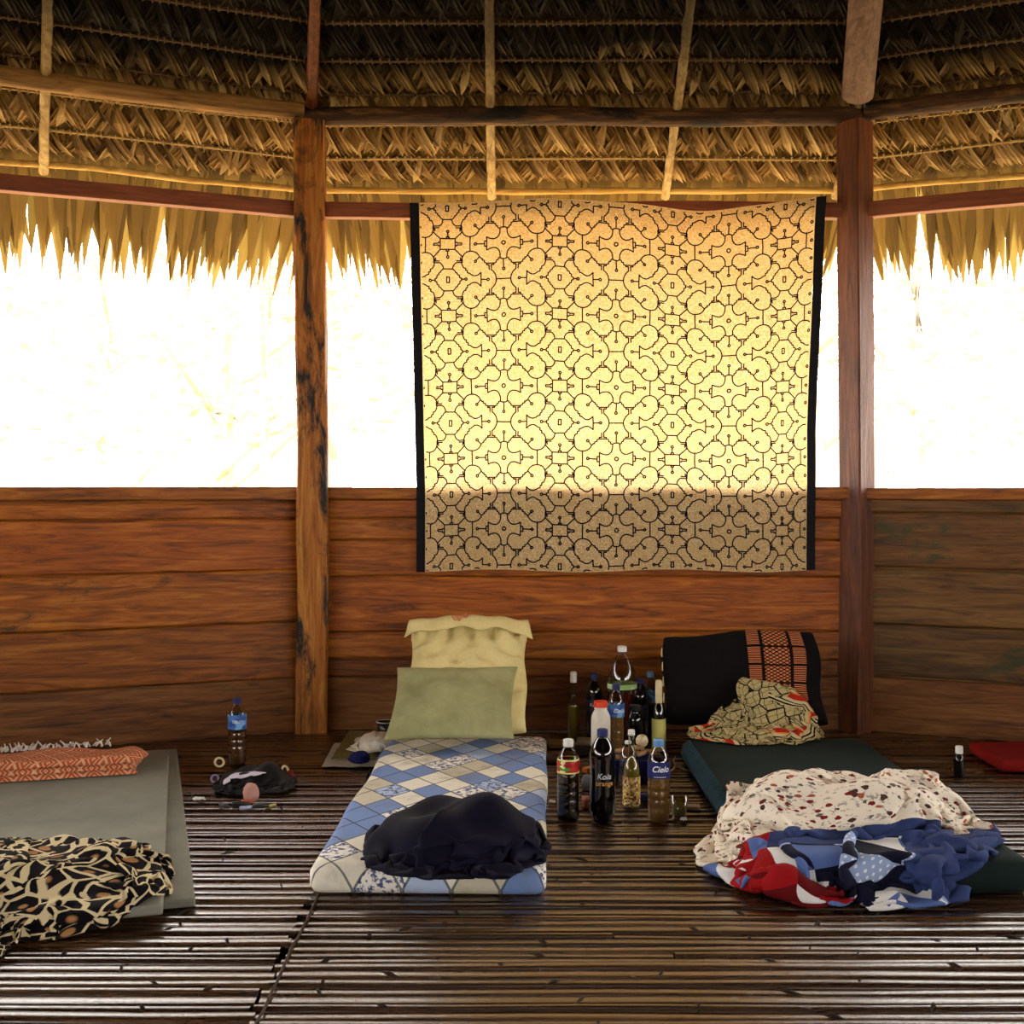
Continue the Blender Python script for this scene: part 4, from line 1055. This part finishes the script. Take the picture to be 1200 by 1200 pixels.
# middle and back rows
p = bpos(704, 893); bottle('white plastic bottle with an orange-red cap', p, H_(821, 893), .0385, WIDE, plain('milky_plastic', (214,206,188), .45, .4, .05), CAP['red'], caph=.10, capr=.027)
p = bpos(722, 888); h = H_(801, 888); b = bottle('small water bottle with a violet-blue cap beside the white bottle', p, h, .034, PET, M['clear'], CAP['blue'], M['tea'], .60, L_sky, (.56, .74), .085, .0155)
text_on('Cielo', .022, .0350, h*.65, .25, L_white, b, .35)
p = bpos(729, 872); h = H_(757, 872); b = bottle('large clear three-litre bottle with white cap and red drink, tallest in the group', p, h, .062, BIG, M['clear'], W_, M['redl'], .52, L_biggr, (.575, .625), .055, .019)
p = bpos(672, 866); h = H_(787, 866); bottle('slim glass bottle with white neck and yellow liquid at the back left', p, h, .0265, THIN, M['glass'], W_, M['oil'], .50, None, caph=.16, kind='glass_bottle')
p = bpos(696, 868); h = H_(789, 868); b = bottle('dark bottle with a dark blue cap behind the white bottle', p, h, .036, COLA, M['brownp'], CAP['blue'], M['cola'], .6, L_dark, (.45, .62), .075)
text_on('Kola', .02, .0365, h*.55, -.1, L_white, b, .2)
p = bpos(750, 871); h = H_(795, 871); bottle('black drink bottle with a dark blue cap right of the large clear bottle', p, h, .036, COLA, M['brownp'], CAP['blue'], M['ink'], .7, L_dark, (.40, .6), .075)
p = bpos(762, 867); h = H_(787, 867); bottle('dark bottle with light blue cap and light blue label at the back', p, h, .034, COLA, M['clear'], CAP['sky'], M['ink'], .5, L_sky, (.56, .74), .08)
p = bpos(744, 884); h = H_(826, 884); bottle('short black glass bottle in the middle of the group', p, h, .034, WIDE, plain('black_glass', (10,9,12), .1, .7, 0), plain('black_cap', (14,14,16), .4, .4, 0), caph=.1)
p = bpos(772, 886); h = H_(797, 886); b = bottle('wine bottle with cream foil neck and pale yellow label, right end of the group', p, h, .0275, [(.9,0), (1,.01), (1,.52), (.95,.58), (.7,.66), (.46,.71), (.42,.75), (.42,.95)], plain('dark_green_glass', (10,14,8), .08, .8, 0), plain('cream_foil', (212,196,150), .5, .3, .1), None, 0, L_yell, (.08, .50), .36, .0135, 'glass_bottle')
p = bpos(278, 895); h = H_(818, 895); b = bottle('water bottle with a dark blue cap and blue label standing alone by the left wall', p, h, .036, PET, M['clear'], CAP['blue'], M['brownw'], .5, L_sky, (.54, .76), .08, .0165)
text_on('CIELO', .014, .0372, h*.66, .2, L_white, b)
p = bpos(1124, 910); h = H_(874, 910); bottle('small black bottle with a white cap on the floor at far right', p, h, .020, [(.9,0), (1,.02), (1,.55), (.8,.68), (.5,.74), (.5,.8)], plain('black_glass2', (12,10,10), .15, .6, 0), W_, caph=.24, capr=.0135)
# drinking glass
p = bpos(796, 958); root = empty('drinking_glass', (p[0], p[1], .012)); tag(root, 'small clear tumbler of yellowish liquid beside the navy-labelled water bottle', 'glass')
mb = MB(); mb.lathe([(.022, 0), (.024, .003), (.0275, .068), (.0260, .068), (.0225, .007), (.001, .006)], 28); mb.build('tumbler', M['glass'], root, True)
mb = MB(); mb.lathe([(.001, .008), (.0215, .008), (.0245, .050)], 24); mb.build('liquid', M['oil'], root, True)
# blue tub with rolled leaf cigars and a ball of twine
p = at(742, 916, .012); root = empty('blue_tub', (p.x+.01, p.y+.05, .012)); tag(root, 'dark blue plastic tub behind the slim cologne bottle, full of leaf cigars', 'tub')
mb = MB(); vs = []
for (s_, z) in ((.88, 0), (1, .075), (1.04, .076), (1.04, .082), (.96, .082), (.85, .006)):
    for j in range(24):
        a = 2*PI*j/24; c, s = math.cos(a), math.sin(a); vs.append((.105*s_*math.copysign(abs(c)**.45, c), .06*s_*math.copysign(abs(s)**.45, s), z))
mb.add(vs, [(i*24+j, i*24+(j+1) % 24, (i+1)*24+(j+1) % 24, (i+1)*24+j) for i in range(5) for j in range(24)]+[tuple(range(23, -1, -1)), tuple(range(120, 144))])
mb.build('tub_body', plain('dark_blue_plastic', (22,28,80), .35, .5, .1), root, True); tub = root.location
cig = plain('rolled_tobacco_leaf', (150,112,76), .8, .2, .35, 90); cig0 = None
def cigar():
    mb = MB(); mb.tube([(-.045, 0, 0), (-.03, .001, .001), (0, 0, .002), (.03, -.001, .001), (.045, 0, 0)], [.004, .009, .0095, .009, .006], 9); return mb.build('leaf_cigar', cig, smooth=True)
where = ['lowest left', 'lowest right', 'middle', 'front', 'rear', 'upper left', 'upper right', 'topmost']
for i in range(8):
    if cig0 is None: o = cig0 = cigar()
    else: o = cig0.copy(); COL.objects.link(o)
    o.location = (tub.x-.055+.028*(i % 5)+.01*(i > 4), tub.y-.02+.02*(i % 3), tub.z+.082+.016*(i//3)); o.rotation_euler = (0, rr.uniform(-.3, .3), rr.uniform(.3, 2.6))
    tag(o, 'thin brown hand-rolled leaf cigar piled in the dark blue tub', 'cigar', 'leaf cigars in the blue tub')
mb = MB(); vs = []
for i in range(15):
    for j in range(20):
        th = PI*(i+.5)/15; a = 2*PI*j/20; r_ = .023*(1+.08*math.sin(a*5+th*9)); vs.append((r_*math.sin(th)*math.cos(a), r_*math.sin(th)*math.sin(a), r_*math.cos(th)))
mb.add(vs, [(i*20+j, (i+1)*20+j, (i+1)*20+(j+1) % 20, i*20+(j+1) % 20) for i in range(14) for j in range(20)]+[tuple(range(20)), tuple(range(299, 279, -1))])
o = mb.build('twine_ball', plain('cream_twine', (206,186,150), .9, .1, .2, 80), smooth=True); o.location = (tub.x+.03, tub.y+.02, tub.z+.137); tag(o, 'small ball of cream twine on top of the leaf cigars', 'ball')
# flat packets between the mattress and the bottles
def packet(px, py, w_, d_, h_, rz, rgb, lab, z=.012, cat='packet', name='flat_packet'):
    p = at(px, py, .012); mb = MB(); mb.box((0, 0, h_/2), (w_, d_, h_), jit=.002); o = mb.build(name, plain(name+str(rgb), rgb, .7, .3, .2)); o.location = (p.x, p.y, z); o.rotation_euler = (0, 0, rz); bevel(o, min(w_, d_, h_)*.25, 2); return tag(o, lab, cat)
packet(658, 874, .12, .10, .018, .05, (136,116,78), 'flat tan cardboard packet on the floor beside the checked mattress, rear one')
packet(688, 872, .09, .08, .022, -.15, (156,140,116), 'pale grey-brown flat packet on the floor in front of the slim yellow bottle')
packet(652, 892, .09, .07, .014, .1, (60,44,30), 'dark brown flat packet beside the edge of the checked mattress')
packet(683, 884, .06, .05, .03, .3, (30,26,24), 'small black box between the packets and the bottles', cat='box', name='small_box')
packet(690, 905, .045, .035, .02, .5, (190,110,40), 'small orange matchbox behind the white-capped bottle', cat='box', name='match_box')
packet(690, 925, .05, .06, .05, -.2, (86,84,90), 'small grey foil pouch between the two front dark bottles', cat='pouch', name='foil_pouch')
packet(691, 946, .05, .05, .035, .2, (130,72,50), 'reddish brown box between the two front dark bottles', cat='box', name='small_box')
packet(812, 948, .05, .035, .014, -.1, (150,120,96), 'small pale brown ashtray-like dish right of the tumbler', cat='dish', name='small_dish')
packet(758, 940, .05, .035, .03, 0, (20,26,60), 'small dark blue box between cologne and water bottles', cat='box', name='small_box')
def scrap(px, py, lab, r_=.012, rgb=(230,228,222), name='paper_scrap', cat='scrap'):
    p = at(px, py, .014); mb = MB(); vs = []
    for i in range(5):
        for j in range(5): vs.append(((i-2)*r_*.6, (j-2)*r_*.35, .006+.006*mnoise.noise(Vector((i*1.7+px, j*1.9, 0)))+.004*((i+j) % 2)))
    mb.add(vs, [(i*5+j, (i+1)*5+j, (i+1)*5+j+1, i*5+j+1) for i in range(4) for j in range(4)]); o = mb.build(name, plain(name+str(rgb), rgb, .7, .3, .05))
    m = o.modifiers.new('s', 'SOLIDIFY'); m.thickness = .003; o.location = (p.x, p.y, .014); o.rotation_euler = (0, 0, px); return tag(o, lab, cat)
scrap(233, 938, 'small crumpled white scrap on the floor by the left mats', .016)
scrap(647, 941, 'tiny white cigarette end on the floor beside the checked mattress', .009)
scrap(801, 962, 'tiny white scrap in front of the tumbler', .009)
# twig bits right of the bottles
mb = MB(); mb.tube([(0, 0, .004), (.02, .01, .02), (.05, .005, .012), (.085, -.01, .004)], [.003, .004, .003, .002], 6); mb.tube([(.02, .01, .02), (.012, .01, .045), (.02, .01, .06)], [.003, .003, .0015], 5)
o = mb.build('twig', plain('pale_twig', (176,140,112), .8, .2), smooth=True); p = at(786, 905, .012); o.location = (p.x, p.y, .012); tag(o, 'pale dry forked twig on the floor right of the bottles', 'twig')

# newspaper, card, rag and sock left of the mattress head
def poly_sheet(name, corners, z, mat, lab, cat, nn=10):
    mb = MB(); a, b, c, d = [at(*q, z) for q in corners]; vs = []
    for j in range(nn+1):
        for i in range(nn+1):
            p = a.lerp(b, i/nn).lerp(d.lerp(c, i/nn), j/nn); vs.append((p.x, p.y, z+.004*mnoise.noise(Vector((i*.5, j*.5, z*99)))))
    mb.add(vs, [(j*(nn+1)+i, j*(nn+1)+i+1, (j+1)*(nn+1)+i+1, (j+1)*(nn+1)+i) for j in range(nn) for i in range(nn)]); o = mb.build(name, mat); m = o.modifiers.new('s', 'SOLIDIFY'); m.thickness = .002; return tag(o, lab, cat)
poly_sheet('newspaper', [(377, 898), (443, 898), (462, 870), (392, 870)], .018, plain('newsprint', (176,172,158), .9, .1, .2, 25), 'pale newspaper sheet on the floor by the head of the checked mattress', 'newspaper')
poly_sheet('cardboard_sheet', [(388, 889), (440, 889), (462, 856), (409, 856)], .026, plain('olive_card', (120,112,72), .9, .1, .15, 12), 'olive brown card lying on the newspaper', 'card')
M['rag'] = fabric('white_rag', (206,198,176), (226,220,204), 90)
p = at(437, 878, .03)
P = crumple(26, 26, .42, .36, into(p.x, p.y+.02, .085, .11, 0, .14, .03, 1, .95, 6), dome(.032, p.x+.02, p.y+.03, .08, .10, .05), ell(p.x, p.y+.01, .095, .12, -.5, 2.2), 120, 13)
cloth_obj('white_rag', P, M['rag'], .002, lab='crumpled white rag on the newspaper beside the checked mattress', cat='cloth')
def blob(name, loc, dims, mat, lab, cat, sd=0, rz=0, amp=.2):
    mb = MB(); vs = []; a_, b_ = 14, 20
    for i in range(a_):
        for j in range(b_):
            th = PI*(i+.5)/a_; a = 2*PI*j/b_; v = Vector((math.sin(th)*math.cos(a), math.sin(th)*math.sin(a), math.cos(th))); k_ = 1+amp*mnoise.noise(v*2+Vector((sd, 0, 0)))+amp*.4*mnoise.noise(v*5+Vector((sd, 0, 0)))
            vs.append((v.x*dims[0]*k_, v.y*dims[1]*k_, max(-dims[2]*.7, v.z*dims[2]*k_)+dims[2]*.7))
    mb.add(vs, [(i*b_+j, (i+1)*b_+j, (i+1)*b_+(j+1) % b_, i*b_+(j+1) % b_) for i in range(a_-1) for j in range(b_)]+[tuple(range(b_)), tuple(range(a_*b_-1, (a_-1)*b_-1, -1))])
    o = mb.build(name, mat, smooth=True); o.location = loc; o.rotation_euler = (0, 0, rz); return tag(o, lab, cat)
p = at(421, 893, .03); blob('rolled_sock', (p.x, p.y, .028), (.042, .03, .026), fabric('navy_sock', (24,26,70), (36,40,96)), 'rolled navy sock on the newspaper in front of the white rag', 'sock', 3, .2)
p = at(452, 862, .03); root = empty('black_cup', (p.x+.0, p.y, .03)); tag(root, 'small black cup with a pale rim behind the white rag', 'cup')
mb = MB(); mb.lathe([(.026, 0), (.034, .005), (.04, .06), (.037, .06), (.03, .006)], 24); mb.build('cup_body', plain('black_enamel', (14,14,16), .3, .5, 0), root, True)
mb = MB(); mb.lathe([(.0375, .058), (.041, .059), (.041, .063), (.0375, .063)], 24, cap=False); mb.build('rim', plain('pale_rim', (190,186,170), .4, .4), root, True)

# pile of small dark things left of the mattress
M['blackstuff'] = fabric('black_nylon', (7,6,7), (15,13,14), 60, .6, .2, spec=.25)
p = at(297, 925, .02)
P = crumple(40, 32, .70, .52, into(p.x, p.y+.05, .15, .11, .1, .12, .03, 2, .95, 7), dome(.012, p.x, p.y+.06, .13, .09, .06, 0, None, .6), ell(p.x-.005, p.y+.05, .15, .125, .1, 2.2), 110, 17)
cloth_obj('black_cloth_bag', P, M['blackstuff'], .003, lab='crumpled black nylon bag on the cane floor by the left water bottle', cat='bag')
ZB = .062
P = crumple(16, 12, .20, .11, into(p.x-.03, p.y-.02, .075, .028, .45, .12, .012, 2, .95, 7), dome(.012, p.x-.02, p.y+.03, .13, .11, .06), ell(p.x-.03, p.y-.01, .085, .035, .4, 2.0), 80, 19, collide=False)
cloth_obj('white_strap_cloth', P, fabric('white_lilac_cotton', (196,186,204), (226,220,228)), .002, lab='white twisted cloth strip lying across the black bag', cat='cloth')
q = at(294, 938, .02); blob('pink_pouch', (q.x-.0, q.y+.0, .02), (.026, .020, .036), fabric('pink_cotton', (196,140,126), (214,170,156)), 'small pink cloth pouch leaning on the black bag', 'pouch', 7, .3)
q = at(257, 898, .02)
def ring(loc, r_, tr, mat, lab, tilt, name='bangle'):
    mb = MB(); pts = [(r_*math.cos(a), r_*math.sin(a), 0) for a in [2*PI*i/24 for i in range(25)]]; mb.tube(pts, tr, 8); o = mb.build(name, mat, smooth=True); o.location = loc; o.rotation_euler = tilt; return tag(o, lab, 'bangle')
ring((q.x, q.y, .036), .017, .0045, plain('bone_bangle', (206,190,150), .5, .4), 'pale bone bangle at the left end of the black bag', (1.0, .2, .3))
q = at(334, 908, .02); ring((q.x, q.y, .036), .017, .0045, plain('cream_bangle', (214,196,160), .5, .4), 'cream bangle at the right end of the black bag', (1.2, -.4, 1.2))
q = at(252, 917, .02); ring((q.x, q.y, .034), .013, .004, plain('violet_bangle', (150,140,190), .5, .4), 'small violet and white ring left of the black bag', (1.1, .1, .2))
q = at(340, 912, .02); blob('red_pouch', (q.x, q.y, .012), (.018, .016, .022), fabric('dark_red_cloth', (110,24,18), (140,36,28)), 'small dark red bundle at the right end of the black bag', 'pouch', 9)
def stick(px, py, ln, r_, rz, rgb, lab, name, cat):
    q = at(px, py, .016); mb = MB(); mb.lathe([(r_*.8, 0), (r_, .002), (r_, ln*.7), (r_*.75, ln*.72), (r_*.75, ln)], 12); o = mb.build(name, plain(name+str(rgb), rgb, .4, .5, .05), smooth=True); o.location = (q.x, q.y, .014+r_); o.rotation_euler = (0, PI/2, rz); return tag(o, lab, cat)
stick(272, 944, .06, .008, .1, (20,18,18), 'black marker tube lying in front of the black bag', 'marker_pen', 'pen')
stick(283, 941, .045, .007, -.1, (206,90,40), 'small orange lighter in front of the black bag', 'lighter', 'lighter')
stick(281, 949, .05, .007, .5, (170,176,206), 'pale lilac tube in front of the black bag', 'small_tube', 'tube')
stick(296, 947, .055, .008, .05, (30,30,26), 'dark lip balm tube in front of the pink pouch', 'small_tube', 'tube')
packet(316, 946, .05, .012, .008, 1.0, (206,196,110), 'narrow pale yellow card strip at the right end of the small tubes', cat='card', name='card_strip')
stick(258, 945, .05, .008, -.7, (24,22,22), 'black lens cap-like stub left of the small tubes', 'small_stub', 'stub')
# red folded cloth in the dark at the right edge
q = at(1205, 906, .012)
mattress('red_folded_cloth', q.x-.10, q.x+.45, q.y, q.y+.35, .05, fabric('deep_red_cloth', (120,16,12), (150,26,20)), lab='folded deep red cloth in the shade at the right edge', cat='cloth', sd=4, z0=.012, bev=.015)
